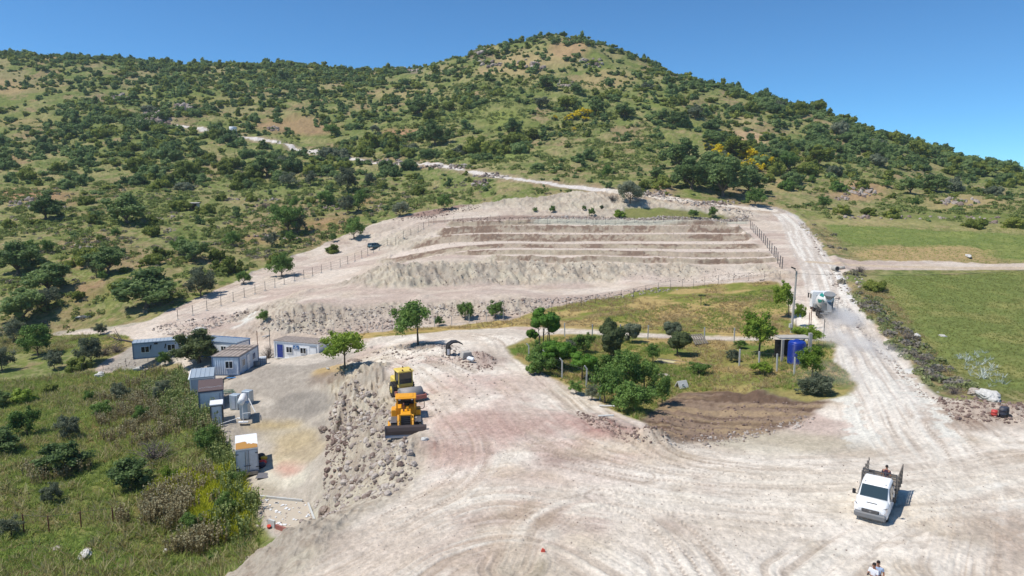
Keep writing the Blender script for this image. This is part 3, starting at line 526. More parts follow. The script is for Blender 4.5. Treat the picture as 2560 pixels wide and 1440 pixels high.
# ------------------------------------------------------------------ plants one can tell apart
# (u, v of the foot, width in photo px, sort, leaf, height/width, crown lift)
PL = []
def add(*rows): PL.extend(rows)
add((310,562,108,'oak','oak'),(108,550,82,'oak','oak'),(211,514,42,'bush','bush'),(372,591,54,'bush','bush'),(385,566,40,'bush','bush'),(228,560,42,'bush','bush'),
 (15,572,40,'bush','bush'),(68,562,28,'bush','bush'),(92,563,28,'bush','bush'),(265,690,92,'oak','oak'),(200,668,98,'bush','bush'),(358,778,150,'oak','oak'),(292,732,58,'bush','bush'),
 (112,738,112,'oak','oak'),(36,690,112,'oak','oak'),(48,806,118,'oak','oak'),(238,694,40,'open','silver'),(256,702,26,'open','young'),(106,778,66,'open','silver'),(192,752,44,'bush','bush'),
 (498,746,76,'open','silver'),(560,684,78,'bush','bush'),(538,652,58,'bush','bush'),(478,656,78,'oak','oak'),(448,640,44,'open','young'),(372,664,54,'bush','bush'),(396,646,46,'bush','bush'),
 (73,640,42,'open','young'),(117,635,32,'open','young'),(580,618,42,'open','young'),(688,662,56,'bush','bush'),(702,694,64,'open','young'),(718,586,86,'open','young'),(742,584,50,'open','silver'),
 (725,606,30,'open','young'),(679,620,34,'open','silver'),(884,600,54,'open','young'),(832,606,22,'open','young'),(830,634,36,'bush','bush'),(608,712,38,'open','young'),(1047,488,46,'bush','bush'),
 (868,482,60,'open','silver'),(922,464,30,'open','silver'),(957,472,30,'bush','bush'),(735,526,32,'open','young'),(814,516,46,'open','young'),(772,511,30,'bush','bush'),(895,532,50,'open','young'),
 (868,535,44,'open','silver'),(1112,527,40,'open','young'),(1000,542,44,'open','silver'),(508,536,50,'bush','bush'),(446,528,56,'bush','bush'),(290,594,24,'open','young'),(250,604,24,'bush','bush'),
 (590,476,38,'bush','bush'),(720,471,42,'open','silver'),(776,466,34,'open','silver'),(636,464,30,'bush','bush'),(550,503,34,'bush','bush'),(625,506,32,'bush','bush'),(664,446,76,'oak','oak'),
 (698,450,40,'bush','bush'),(776,436,46,'bush','bush'),(820,426,40,'bush','bush'),(594,456,40,'bush','bush'),(88,893,84,'open','young'),(30,856,60,'open','silver'),(222,916,72,'open','silver'),
 (150,1190,112,'oak','oak'),(312,1232,112,'oak','oak'),(45,1010,66,'bush','bright'),(0,1140,92,'oak','oak'),(220,1006,28,'open','young'),(298,1004,50,'open','silver'),(-10,1020,60,'oak','oak'),
 (520,1138,64,'open','young'),(604,1378,34,'bush','young'),(535,1402,30,'bush','young'),(492,914,118,'oak','pine'),(410,916,36,'open','young'),(250,840,30,'open','silver'),
 (132,925,46,'open','silver'),(188,930,58,'bush','bush'),(250,1046,48,'open','young'),(165,1102,62,'open','silver'),(62,1092,70,'open','young'),(404,1006,52,'open','silver'),(128,1262,52,'open','silver'),(478,1336,50,'open','young'),(24,1345,56,'open','silver'),(566,1296,56,'open','young'),(628,1268,34,'open','silver'),(120,985,40,'bush','bush'),(350,1060,44,'open','young'),(420,1210,40,'open','bright'),(0,930,60,'open','silver'),(590,1215,44,'open','young'),(657,808,32,'open','young'),(1097,816,26,'open','young'),(1162,802,44,'open','young'),(1238,798,48,'open','young'),(2195,730,66,'bush','bush'),(1550,546,34,'bush','bright'),
 (1577,514,68,'open','silver'),(1338,532,13,'open','young'),(1382,533,18,'open','young'),(1460,528,12,'open','young'),(1505,524,10,'pine','pine'),(1735,547,26,'open','young'),(1782,547,26,'open','young'),(1480,541,20,'open','young'),
 (1732,478,112,'oak','oak'),(1812,496,120,'oak','oak'),(1875,486,84,'oak','oak'),(1890,518,50,'open','young'),(1700,428,96,'oak','oak'),(1660,470,60,'bush','bush'),(1640,452,44,'oak','oak'),(1790,440,90,'oak','oak'),
 (1845,392,76,'oak','bush'),(1780,360,50,'oak','oak'),(1522,472,18,'pine','oak'),(1518,446,30,'open','young'),
 (1975,478,48,'bush','young'),(1972,432,46,'open','young'),(2100,480,48,'bush','young'),(2162,472,36,'bush','bush'),(2030,458,20,'open','young'),(2110,538,42,'bush','bush'),(2062,523,34,'open','young'),
 (2176,540,40,'bush','bush'),(2236,547,42,'bush','bush'),(2290,518,22,'open','young'),(2445,575,58,'bush','bush'),(2548,572,56,'bush','bush'),(2345,482,64,'oak','oak'),(2280,486,60,'oak','oak'),(2218,470,20,'open','young'),
 (2090,440,50,'bush','silver'),(2050,418,70,'oak','bush'),(1160,277,26,'bush','bush'),(1086,366,76,'oak','oak'),(1046,290,62,'oak','oak'),(1075,300,44,'bush','bush'),(1282,338,56,'oak','oak'),(1285,370,66,'bush','bush'),
 (1330,352,40,'oak','bush'),(1655,306,40,'oak','oak'),(1562,300,58,'oak','oak'),(1495,290,54,'oak','oak'),(1355,272,40,'oak','silver'),(1418,278,54,'oak','bush'),(1440,236,34,'oak','oak'),(1370,228,54,'oak','oak'),
 (1190,385,80,'bush','bush'),(1250,388,60,'bush','bush'),(1430,268,30,'oak','oak'),(938,336,26,'open','silver'),(828,344,38,'open','young'),(1525,250,40,'bush','bush'),(1695,318,50,'oak','oak'),(1740,300,44,'oak','silver'),
 (930,372,60,'bush','bush'),(985,372,50,'bush','bush'),(900,392,60,'bush','bush'),(1018,396,40,'bush','bush'),(850,398,50,'bush','silver'))
# broom in flower
BR = [(1770,374,22),(1792,384,26),(1806,402,30),(1786,408,22),(1830,416,24),(1862,396,28),(1880,402,34),(1904,410,34),(1928,420,30),(1870,422,30),(1896,428,26),(1432,298,24),(1452,290,24),(1470,288,22),(1420,304,18),(1463,302,16),(1386,299,14),(1437,326,11),(1950,238,13)]
SIZEW = lambda w: "tiny" if w < 20 else "small" if w < 36 else "mid-sized" if w < 62 else "large" if w < 95 else "very large"
LANDM = [(1450,600,"the terraced field"),(583,323,"the white water drum"),(485,515,"the stone hut"),(940,612,"the green car"),(210,793,"the white slab"),(390,870,"the long grey site cabin"),
 (500,1050,"the dark-roofed cabin"),(740,865,"the blue-doored cabin"),(615,1140,"the fridge box"),(1895,410,"the big broom patch"),(1450,290,"the small broom patch"),(2060,750,"the mixer truck"),(1360,90,"the summit"),
 (965,165,"the ridge saddle"),(760,150,"the rocky knoll"),(120,130,"the left ridge end"),(740,370,"the white road bend"),(450,312,"the pale road cutting"),(1180,130,"the summit rocks"),
 (2300,480,"the stony patch"),(2300,380,"the right-hand skyline"),(2000,250,"the hill's shoulder"),(1980,880,"the blue tank"),(1500,900,"the garden"),(60,490,"the red earth bank"),(60,200,"the upper left slope"),
 (300,350,"the wooded gully"),(1280,230,"the open upper slope"),(1150,430,"the hill road"),(1900,520,"the upper road bend"),(1700,160,"the crest thicket"),(2520,620,"the right meadow"),(330,1200,"the thistle patch")]
def place_words(u, v):
    b = min(LANDM, key=lambda L: (u-L[0])**2+((v-L[1])*1.4)**2); dx = u-b[0]; dy = (v-b[1])*1.4; r = math.hypot(dx, dy)
    if r < 45: return "beside "+b[2]
    far = "far " if r > 170 else ""
    if abs(dx) > abs(dy)*2: return far+("right of " if dx > 0 else "left of ")+b[2]
    if abs(dy) > abs(dx)*2: return far+("below " if dy > 0 else "above ")+b[2]
    return far+("below " if dy > 0 else "above ")+("right of " if dx > 0 else "left of ")+b[2]
ORD = ["first","second","third","fourth","fifth","sixth","seventh","eighth","ninth","tenth"]+["%dth"%k for k in range(11,60)]
PENDING = []                                               # (object, u, v, stem words) -> unique labels at the end
def later(o, u, v, words, cat, group): PENDING.append((o, u, v, words)); o["category"] = cat; o["group"] = group
TONEW = {'oak':"dark green",'bush':"olive green",'young':"fresh green",'silver':"silvery green",'bright':"lime green",'pine':"deep green",'round':"glossy green"}
def px_per_m(Y, v): return F/(Y/(1.0)*(CP**2+0)+0*v)*1.0 if False else F/(Y*CP+(CAM_Z-0)*0+1e-6)
def depth_of(p): return p[1]*CP+(CAM_Z-p[2])*SP
for i, row in enumerate(PL):
    u, v, w, sort, leaf = row[:5]; p = G(u, v-1)
    if np.isnan(p[0]): continue
    s = w/2/(F/depth_of(p)); rg = np.random.default_rng(3000+i); k = int(rg.integers(0, {'oak':6,'bush':6,'open':5,'pine':3}[sort])); rz = rg.uniform(0, 6.28)
    if sort in ('bush', 'pine'):
        o = mobj("evergreen_bush" if leaf != 'silver' else "silvery_bush", crown_mesh(sort, k, leaf), None, (p[0], p[1]+s*.5, p[2]-.12*s), rz, (s*1.02, s*1.02, s*(1.0 if sort == 'bush' else 1)))
        o.location[2] = float(hz(o.location[0], o.location[1])[0])-.12*s
        later(o, u, v-w*.3, SIZEW(w)+" "+TONEW[leaf]+" rounded bush", "bush", "bushes on the slopes")
    else:
        h = s*(.22 if sort == 'oak' else .36); big = sort == 'oak'
        x, y = p[0], p[1]+s*.25; z = float(hz(x, y)[0])
        r0 = empty("oak_tree" if big else "young_tree", (x, y, z), rz)
        V, Q = trunkmesh(4000+i, h*1.2, s*(.075 if big else .05), s*.8, 6 if s > 2.5 else 4); mobj("trunk", qmesh("trunk", V, Q, None, True, [BARK]), r0)
        mobj("crown", crown_mesh(sort, k, leaf), r0, (0,0,h*.75), 0, (s*1.04,)*3)
        later(r0, u, v-w*.4, SIZEW(w)+" "+TONEW[leaf]+(" spreading oak" if big else " bushy young tree"), "tree", "trees on the slopes")
# broom: green-grey base with flower clumps
FLOW = leafmat("broom_flowers", lin(236,200,16), lin(255,236,60), .1, .35)
for i, (u, v, w) in enumerate(BR):
    p = G(u, v); s = w/2/(F/depth_of(p))*1.35; r0 = empty("flowering_broom", (p[0], p[1], p[2]-.1*s), i*1.3)
    mobj("stems", crown_mesh('far', i%7, 'silver'), r0, (0,0,0), 0, (s*.95,)*3)
    V, Q, T = crown(700+i, 620, .12, 1, .9, .9, 12, (.26,.42), .1, 0); k = V[:,2] > -9
    mobj("flowers", qmesh("flowers", V, Q, T, False, [FLOW]), r0, (0,0,.06*s), 0, (s,)*3)
    later(r0, u, v-w*.3, SIZEW(w*1.6)+" broom in bright yellow flower", "broom bush", "yellow broom bushes")
# ------------------------------------------------------------------ shrub cover of the hill
DEN = {80:"0000000005000000",100:"0000000065300000",140:"7888800743570000",180:"3488887533688000",220:"3577865544688000",260:"3677545645578900",300:"4775553333567900",340:"4685435532336990",380:"5688767452457890",420:"5699863332575378",
       460:"3576432222685227",500:"3433332212332123",540:"4322443000000111",580:"3333430000000000",620:"3333200000000000",660:"4321000000000000",700:"5310000000000000",740:"4200000000000000",780:"2000000000000000",820:"0000000000000000"}
dv = np.array(sorted(DEN)); DM = np.array([[int(c) for c in DEN[k]] for k in dv])/9.0; du = 80+160*np.arange(16)
def proj(X, Y, Z):
    zc = Y*CP-(Z-CAM_Z)*SP; yc = Y*SP+(Z-CAM_Z)*CP; return 1280+F*X/zc, 720-F*yc/zc, zc
def dens(u, v):
    fu = np.clip((u-80)/160, 0, 14.999); i = fu.astype(int); fu = fu-i; fv = np.clip(np.interp(v, dv, np.arange(len(dv))), 0, len(dv)-1.001); j = fv.astype(int); fv = fv-j
    return (DM[j,i]*(1-fu)+DM[j,i+1]*fu)*(1-fv)+(DM[j+1,i]*(1-fu)+DM[j+1,i+1]*fu)*fv
N = 60000; yy = rng.uniform(0,1,N)**.75*(690-120)+120; xx = rng.uniform(-1,1,N)*(yy*.86+20); wgt = rng.uniform(0,1,N) < (yy*.86+20)/(690*.86+20)
xx = xx[wgt]; yy = yy[wgt]; zz = grid_at(GHF, xx, yy); uu, vv, zc = proj(xx, yy, zz)
bare_at = grid_at(np.maximum(m_bare, (dH < 3.2)*1.0), xx, yy) + grid_at((dS < 2.5)*1.0, xx, yy); D0 = dens(uu, vv)
D0 = np.where(vv < 78, .6, D0); D0 = np.where(uu > 2500, np.maximum(D0, .5*(vv < 500)), D0)
cn = fbm(xx/16, yy/24, 140, 3)+.5*(fbm(xx/60, yy/80, 141, 2)-.5)
prob = np.clip((D0*1.25-.04) + (cn-.5)*2.4*np.minimum(D0*2.2,1), 0, 1)*(D0 > .02)
ok = (rng.uniform(0,1,len(xx)) < prob*.56) & (bare_at < .05)
xx, yy, zz, uu, vv, zc, D0 = [a[ok] for a in (xx, yy, zz, uu, vv, zc, D0)]
rr = np.clip(np.exp(rng.normal(math.log(2.35), .42, len(xx))), .8, 5.2)*np.clip(.6+D0*.55, .6, 1.1); rr *= np.where(yy < 260, .62, 1)
rr *= np.where(yy < 200, .8, 1)
# keep clear of the hand-placed plants
hp = np.array([[o.matrix_basis.translation[0], o.matrix_basis.translation[1]] for o, *_ in PENDING]); hs = np.array([w_/2 for w_ in [1]*len(PENDING)])
dmin = np.full(len(xx), 99.0)
for k in range(len(hp)): dmin = np.minimum(dmin, np.hypot(xx-hp[k,0], (yy-hp[k,1])*.6))
cell = {}; keep = np.zeros(len(xx), bool)
for k in np.argsort(-rr):
    if dmin[k] < 3+rr[k]*.3: continue
    key = (int(xx[k]//6), int(yy[k]//6)); good = True
    for a in (-1,0,1):
        for b in (-1,0,1):
            for j in cell.get((key[0]+a, key[1]+b), ()):
                if (xx[k]-xx[j])**2+(yy[k]-yy[j])**2 < ((rr[k]+rr[j])*(.42 if D0[k] > .5 else .62))**2: good = False; break
            if not good: break
        if not good: break
    if good: keep[k] = True; cell.setdefault(key, []).append(k)
xx, yy, zz, uu, vv, zc, rr, D0 = [a[keep] for a in (xx, yy, zz, uu, vv, zc, rr, D0)]
kindn = fbm(xx/40, yy/50, 150, 3)+rng.uniform(-.22,.22,len(xx)); lf = np.where(kindn < .46, 0, np.where(kindn < .64, 1, 2)); lf = np.where(rng.uniform(0,1,len(xx)) < .05, 3, lf)
print("shrubs", len(xx))
LF = ['oak','bush','oak','silver']
vis = (uu > 0)&(uu < 2560)&(vv > 60); wpx = np.where(vis, 2*rr*F/zc, 0); order = np.argsort(-wpx); ind = order[:225]; isind = np.zeros(len(xx), bool); isind[ind] = True
for j, k in enumerate(ind):
    s = rr[k]; near_ = wpx[k] > 34
    o = mobj("hillside_shrub", crown_mesh('bush' if near_ else 'far', j%6, LF[lf[k]]), None, (xx[k], yy[k], zz[k]-.1*s), j*2.4, (s, s, s*rng.uniform(.8,1.15)))
    later(o, uu[k], vv[k]-wpx[k]*.3, SIZEW(wpx[k])+" "+TONEW[LF[lf[k]]]+" wild shrub", "shrub", "wild shrubs scattered on the hill")
def scatter(name, protos, pos, rz, sc, mat, tone_off=None, kind='stuff', sz=None, tilt=0, smooth=False, tonescale=1.):
    """one mesh of many small pieces nobody could count"""
    Vs = []; Qs = []; Ts = []; off = 0; n = len(pos); pick = rng.integers(0, len(protos), n); tone_off = np.zeros(n) if tone_off is None else tone_off; sz = np.ones(n) if sz is None else sz
    for k, (V, Q, T) in enumerate(protos):
        m = np.where(pick == k)[0]
        if not len(m): continue
        c, s_ = np.cos(rz[m])[:,None], np.sin(rz[m])[:,None]; S_ = sc[m][:,None]; z = V[None,:,2]*S_*sz[m][:,None]
        x = V[None,:,0]*S_; y = V[None,:,1]*S_
        if tilt: tx = rng.normal(size=(len(m),1))*tilt; ty = rng.normal(size=(len(m),1))*tilt; x, y, z = x+tx*z, y+ty*z, z-tx*x-ty*y
        W = np.stack([x*c-y*s_+pos[m,0:1], x*s_+y*c+pos[m,1:2], z+pos[m,2:3]], -1).reshape(-1, 3)
        q = (Q[None]+(np.arange(len(m))*len(V))[:,None,None]).reshape(-1, 4)+off; Vs.append(W); Qs.append(q); Ts.append((T[None]*tonescale+tone_off[m][:,None]).ravel()); off += len(W)
    o = bpy.data.objects.new(name, qmesh(name, np.vstack(Vs), np.vstack(Qs), np.concatenate(Ts), smooth, [mat])); col.objects.link(o)
    o["kind"] = kind; return o
far = [PROTO['far', i] for i in range(7)]
for t, (nm, leaf) in enumerate([("evergreen_scrub","oak"),("lentisk_scrub","bush")]):
    m = ~isind & ((lf == 1) if t == 1 else (lf != 1)); P3 = np.stack([xx, yy, zz-.1*rr], 1)[m]
    scatter(nm, far, P3, rng.uniform(0,6.28,m.sum()), rr[m], LM[leaf], rng.uniform(-.3,.3,m.sum())+np.where(lf[m] == 3, .5, 0), sz=rng.uniform(.75,1.15,m.sum()))
# ------------------------------------------------------------------ stones, rubble, grass: stuff
def rockproto(seed, n=2, fl=.75):
    V, Q = cubesphere(n); V = V*bumps(V, .38, 1.3, seed)[:,None]; V = V*np.array([1, rng.uniform(.7,1), fl]); return V, Q, np.zeros(len(Q))
RP = [rockproto(40+i, 2, rng.uniform(.5,.85)) for i in range(8)]
STM = leafmat("stones", lin(136,116,104), lin(214,202,188), .0, 0); STD = leafmat("brown_stones", lin(112,92,82), lin(166,142,128), 0, 0)
def in_poly(poly, n, wob_=0):
    p = okpoly(poly)[:,:2]; lo = p.min(0); hi = p.max(0); x = rng.uniform(lo[0], hi[0], n*6); y = rng.uniform(lo[1], hi[1], n*6)
    k = sdist(np.c_[p, p[:,0]*0], x, y) > -.3; x = x[k][:n]; y = y[k][:n]; return np.c_[x, y, grid_at(GHF, x, y)]
def rubble(name, zones, mat, label=None):
    P_ = []; S_ = []
    for poly, n, s0, s1 in zones:
        q = in_poly(PX(poly), n); P_.append(q); S_.append(s0*(s1/s0)**(rng.uniform(0,1,len(q))**2.9))
    P_ = np.vstack(P_); S_ = np.concatenate(S_); P_[:,2] += S_*.12
    o = scatter(name, RP, P_, rng.uniform(0,6.28,len(P_)), S_*.5, mat, rng.uniform(0,1,len(P_)), tilt=.35)
    return o
rubble("rubble", [
  ([(870,965),(940,1000),(1000,1120),(1040,1190),(960,1250),(830,1275),(800,1240),(850,1130),(830,1040)],2300,.06,.62),
  ([(600,1425),(740,1350),(850,1290),(860,1270),(740,1330),(640,1385),(575,1430)],900,.08,.5),
  ([(640,825),(700,838),(1000,822),(1100,800),(1300,785),(1600,738),(1700,725),(1600,722),(1300,752),(1100,770),(800,780),(680,800)],4800,.07,.5),
  ([(1320,552),(1560,556),(1870,552),(1868,545),(1560,547),(1330,545)],3200,.15,.75),
  ([(1560,500),(1650,500),(1780,525),(1880,545),(1880,530),(1750,508),(1650,492)],500,.2,.8),
  ([(380,822),(460,845),(600,800),(640,770),(560,790),(420,808)],800,.1,.6),
  ([(2090,735),(2240,910),(2330,1000),(2310,1000),(2210,890),(2100,760)],900,.08,.4),
  ([(1995,555),(2035,600),(2050,640),(2065,640),(2040,590),(2005,550)],300,.15,.6),
  ([(1590,1125),(1760,1122),(1880,1095),(2000,1065),(2040,1040),(1990,1050),(1850,1082),(1700,1108)],480,.06,.3),
  ([(900,870),(1000,900),(1180,915),(1180,880),(1060,860),(980,868)],700,.08,.4),
  ([(250,930),(330,895),(340,915),(280,932)],250,.06,.25),
  ([(900,690),(1000,662),(1500,662),(1940,668),(1940,690),(1500,704),(1000,710)],2200,.08,.34),
  ([(1100,560),(1800,556),(1930,655),(980,655)],1800,.08,.32),
  ([(2060,680),(2150,690),(2160,720),(2100,730)],200,.1,.5),
  ([(640,1345),(660,1260),(780,1240),(800,1280)],260,.05,.3),
  ([(1030,1080),(1600,1100),(2500,1200),(2500,1400),(900,1420),(1000,1250)],3500,.02,.10),
  ([(880,900),(1200,920),(1300,980),(1030,1060),(900,1000)],700,.04,.25)], STM)
rubble("brown_stones", [
  ([(1440,1030),(1640,1110),(1650,1125),(1580,1125),(1450,1060)],650,.05,.32),
  ([(1150,895),(1200,885),(1240,905),(1235,925),(1160,925)],500,.05,.35),
  ([(980,552),(1110,520),(1190,512),(1200,520),(1080,548)],500,.15,.6),
  ([(2340,1000),(2560,1005),(2560,1060),(2400,1060)],900,.06,.4),
  ([(1100,552),(1560,545),(1560,552),(1200,556)],500,.15,.6),
  ([(1600,1055),(1850,1010),(2050,1005),(1960,1060),(1700,1105)],700,.05,.3),
  ([(830,1030),(880,1090),(860,1200),(820,1200)],220,.12,.6)], STD)
# rock outcrops of the hill
def outcrops(name, rows, mat, fl=1.):
    P_ = []; S_ = []
    for u, v, ru, rv, n, s in rows:
        a = rng.uniform(0,6.28,n); r = np.sqrt(rng.uniform(0,1,n)); q = P(u+ru*r*np.cos(a), v+rv*r*np.sin(a), GHF); q = q[~np.isnan(q[:,0])]; P_.append(q); S_.append(s*rng.uniform(.4,1.2,len(q)))
    P_ = np.vstack(P_); S_ = np.concatenate(S_); scatter(name, RP, P_, rng.uniform(0,6.28,len(P_)), S_, mat, rng.uniform(-.1,.6,len(P_)), tilt=.5)
outcrops("rock_outcrops", [(1188,128,24,10,60,2.2),(1345,88,14,6,30,2.4),(1020,172,36,8,50,2.),(1225,160,30,12,24,1.6),(1270,104,14,5,14,1.8),(1480,158,30,12,14,1.8),(290,246,30,7,24,1.6),(460,268,26,7,30,1.6),(390,300,40,20,70,1.5),
   (690,322,20,6,12,1.2),(1335,160,40,14,20,1.5),(1420,212,30,8,24,1.3),(1910,232,24,7,14,1.6),(1925,258,12,5,8,1.8),(2150,478,45,16,44,.9),(2105,497,22,6,14,.9),(2400,506,50,10,30,.9),(2520,560,60,6,24,.8),
   (2300,545,200,4,40,.6),(1200,460,20,8,16,.9),(430,545,60,5,20,.5),(620,500,80,5,50,.45),(830,520,30,5,16,.5),(150,520,30,8,14,.7),(60,510,40,14,24,.8),(200,620,40,6,12,.5),(420,575,20,4,10,.4),(960,405,60,6,50,.8),
   (1100,418,90,4,50,.8),(1230,440,50,5,30,.7),(720,595,40,5,16,.4),(640,590,60,5,20,.4),(250,650,30,8,14,.4),(360,655,20,5,10,.4),(1640,485,40,10,40,.6),(1790,508,60,5,60,.5),(1000,520,80,12,26,.4),(700,520,120,18,40,.35)], STM)
# low cushions of scrub, grass tufts, tall weeds
def cushion(seed, n=46):
    rg = np.random.default_rng(seed); a = rg.uniform(0,6.28,n); z = rg.uniform(0,1,n); r = np.sqrt(1-z*z); d = np.c_[np.cos(a)*r, np.sin(a)*r, z]; V, Q = quads_from(d*[1,1,.85]*rg.uniform(.7,1,(n,1)), d, .24, rg); V[:,2] = np.maximum(V[:,2], -.05); return V, Q, rg.uniform(0,1,n)
def tuft(seed, n=11, wid=.06, sp=.34):
    rg = np.random.default_rng(seed); V = []
    for k in range(n):
        a = rg.uniform(0,6.28); b = np.array([math.cos(a)*sp*rg.uniform(0,1), math.sin(a)*sp*rg.uniform(0,1), -.03]); l = rg.normal(size=2)*.55; h = rg.uniform(.3,.9); t = b+np.array([l[0], l[1], h]); w = np.array([math.cos(a+1.5), math.sin(a+1.5), 0])*wid
        V += [b-w, b+w, t+w*.35, t-w*.35]
    return np.array(V), np.arange(4*n).reshape(n,4), rg.uniform(0,1,n)
def thistle(seed):
    rg = np.random.default_rng(seed); V = []; T = []
    for k in range(4):
        b = rg.normal(size=3)*.10; b[2] = 0; t = b+np.array([rg.normal()*.10, rg.normal()*.10, rg.uniform(.75,1.05)]); w = np.array([.014, .01, 0]); V += [b-w, b+w, t+w, t-w]; T.append(.05)
        for j in range(5): z = rg.uniform(.25,.9); c = b+(t-b)*z; v, q = quads_from(c[None], np.array([[0,0,1.]]), .07, rg, .8); V += list(v); T.append(rg.uniform(.15,.5))
        for j in range(2): v, q = quads_from((t+rg.normal(size=3)*.05)[None], np.array([[0,0,1.]]), .05, rg, .7); V += list(v); T.append(rg.uniform(.6,1.0))
    return np.array(V), np.arange(len(V)).reshape(-1,4), np.array(T)
CU = [cushion(60+i) for i in range(5)]; TU = [tuft(70+i) for i in range(5)]; TH = [thistle(80+i) for i in range(6)]
def cover(name, protos, polys, mat, s0, s1, flt=None, tone=(-.2,.2), sz=1.0, tilt=.1, avoid=True):
    P_ = np.vstack([in_poly(PX(p), n) for p, n in polys])
    if avoid: P_ = P_[grid_at(np.clip(bare+0., 0, 1), P_[:,0], P_[:,1]) < .35]
    if flt is not None: P_ = P_[flt(P_[:,0], P_[:,1])]
    n = len(P_); scatter(name, protos, P_, rng.uniform(0,6.28,n), rng.uniform(s0, s1, n), mat, rng.uniform(tone[0], tone[1], n), sz=np.full(n, sz), tilt=tilt)
CM = leafmat("cushion_scrub", lin(114,130,64), lin(164,176,100), 0, .38); DS = leafmat("grey_scrub", lin(126,120,100), lin(178,168,146), 0, .35)
GM = leafmat("green_grass", lin(130,154,70), lin(194,206,112), 0, .5); DG = leafmat("dry_grass", lin(182,158,104), lin(230,208,158), 0, .5)
YM = leafmat("yellow_weed", lin(150,166,44), lin(222,222,70), 0, .5); TM = leafmat("thistle_stalks", lin(142,124,84), lin(216,206,162), 0, .45)
meadowL = [(0,480),(500,430),(760,440),(1100,450),(1280,470),(1450,478),(1320,492),(1100,515),(930,550),(680,650),(420,770),(250,825),(0,830)]
hillmid = [(760,380),(1000,300),(1150,200),(1500,200),(1650,340),(1650,470),(1500,465),(1200,420),(900,390)]
nzf = lambda sc, th, sd: (lambda x, y: fbm(x/sc, y/sc, sd, 3)+rng.uniform(-.08,.08,len(x)) > th)
cover("cushion_scrub", CU, [(meadowL, 5200), (hillmid, 7500), ([(1960,540),(2560,560),(2560,480),(2100,400),(1980,440)], 1600), ([(0,300),(400,260),(760,340),(700,430),(0,480)],1500)], CM, .35, 1.25, nzf(9,.50,160), (-.3,.3))
cover("grey_scrub", CU, [(meadowL, 1100), ([(2030,560),(2090,580),(2150,650),(2190,760),(2320,900),(2440,985),(2330,990),(2210,860),(2110,730),(2060,640)], 150),([(0,630),(500,590),(760,640),(700,660),(400,600),(0,650)],220)], DS, .3, 1.0, nzf(6,.5,161), (-.2,.3))
cover("meadow_grass", TU, [(meadowL, 9000), ([(2040,560),(2560,570),(2560,660),(2150,648)], 4500), ([(0,880),(300,870),(330,830),(100,835),(0,840)],3200)], GM, .14, .34, None, (-.2,.4))
cover("field_grass", TU, [([(2130,740),(2240,690),(2560,680),(2560,1000),(2440,980),(2320,880)], 9000)], leafmat("field_grass_blades", lin(138,146,76), lin(184,184,110), 0, .55), .1, .26, None, (-.3,.4))
cover("roadside_scrub", CU, [([(2150,735),(2190,760),(2300,870),(2420,975),(2380,985),(2250,870),(2160,770)], 60)], leafmat("purple_grey_scrub", lin(140,132,120), lin(190,182,166), 0, .45), .3, .85, None, (-.3,.4))
cover("roadside_weeds", CU, [([(2120,735),(2200,750),(2330,880),(2440,975),(2340,985),(2220,860)], 150)], leafmat("soft_green_scrub", lin(134,144,86), lin(188,194,136), 0, .45), .25, .75, None, (-.3,.4))
cover("lush_grass", TU, [([(-100,960),(300,925),(470,925),(520,1030),(600,1150),(650,1290),(600,1440),(-100,1440)], 13000)], GM, .22, .7, None, (-.45,.5))
cover("dry_grass", TU, [(meadowL, 3500), ([(1255,806),(1500,747),(1780,712),(1940,702),(2000,835),(1600,831),(1280,815)], 5500), ([(860,838),(1250,803),(1290,815),(1020,838)], 700),
   ([(1272,868),(1400,838),(1870,853),(2075,855),(2130,960),(1900,985),(1690,1010),(1600,1060),(1400,960)], 3800), ([(2090,740),(2200,700),(2330,880),(2420,990),(2330,985),(2215,860)], 2600), ([(1995,560),(2060,570),(2150,650),(2110,700),(2060,640)],700), ([(-100,960),(300,925),(600,1150),(600,1440),(-100,1440)],2600)], DG, .22, .55, nzf(5,.47,162), (-.3,.3))
cover("garden_grass", TU, [([(1290,868),(1400,838),(1870,853),(2075,855),(2130,960),(1900,985),(1690,1010),(1600,1060),(1400,960)], 6500), ([(1500,800),(1940,715),(2000,835),(1700,828)],2600)], GM, .2, .5, nzf(6,.46,163), (-.4,.4))
cover("straw_weeds", TU, [([(-100,960),(300,925),(470,925),(520,1030),(600,1150),(650,1290),(600,1440),(-100,1440)], 4200),([(0,880),(300,870),(330,830),(100,835),(0,840)],900)], leafmat("straw", lin(150,138,84), lin(214,204,150), 0, .5), .45, 1.0, nzf(3.2,.5,170), (-.3,.3))
cover("yellow_weeds", TU, [([(390,1230),(440,1195),(500,1210),(430,1250),(380,1240)],2200), ([(500,1200),(590,1160),(630,1290),(570,1350),(490,1290)],3600), ([(380,960),(470,1010),(440,1060)],150)], YM, .55, 1.1, nzf(2.5,.44,164), (-.1,.4))
cover("thistles", TH, [([(230,1010),(380,930),(470,930),(530,1060),(560,1120),(430,1090),(300,1130),(250,1080)], 1300), ([(290,1290),(380,1250),(520,1180),(540,1220),(450,1290),(330,1330)], 420), ([(450,1260),(540,1270),(560,1380),(430,1390),(420,1320)],420), ([(60,1170),(200,1150),(230,1180),(80,1220)],110)], TM, .9, 1.5, nzf(2.2,.44,165), (-.12,.15), tilt=.05)
cover("tall_weeds", TH, [([(350,980),(470,930),(560,1120),(600,1180),(640,1300),(600,1380),(540,1330),(560,1180),(480,1090)], 900)], leafmat("green_weeds", lin(108,128,62), lin(178,188,116), 0, .4), 1.0, 1.8, None, (-.1,.3), tilt=.06)
cover("white_umbels", TU, [([(2400,890),(2460,880),(2520,960),(2480,975),(2420,930)],60)], leafmat("umbels", lin(170,186,170), lin(232,236,228), 0, .2), .3, .7)

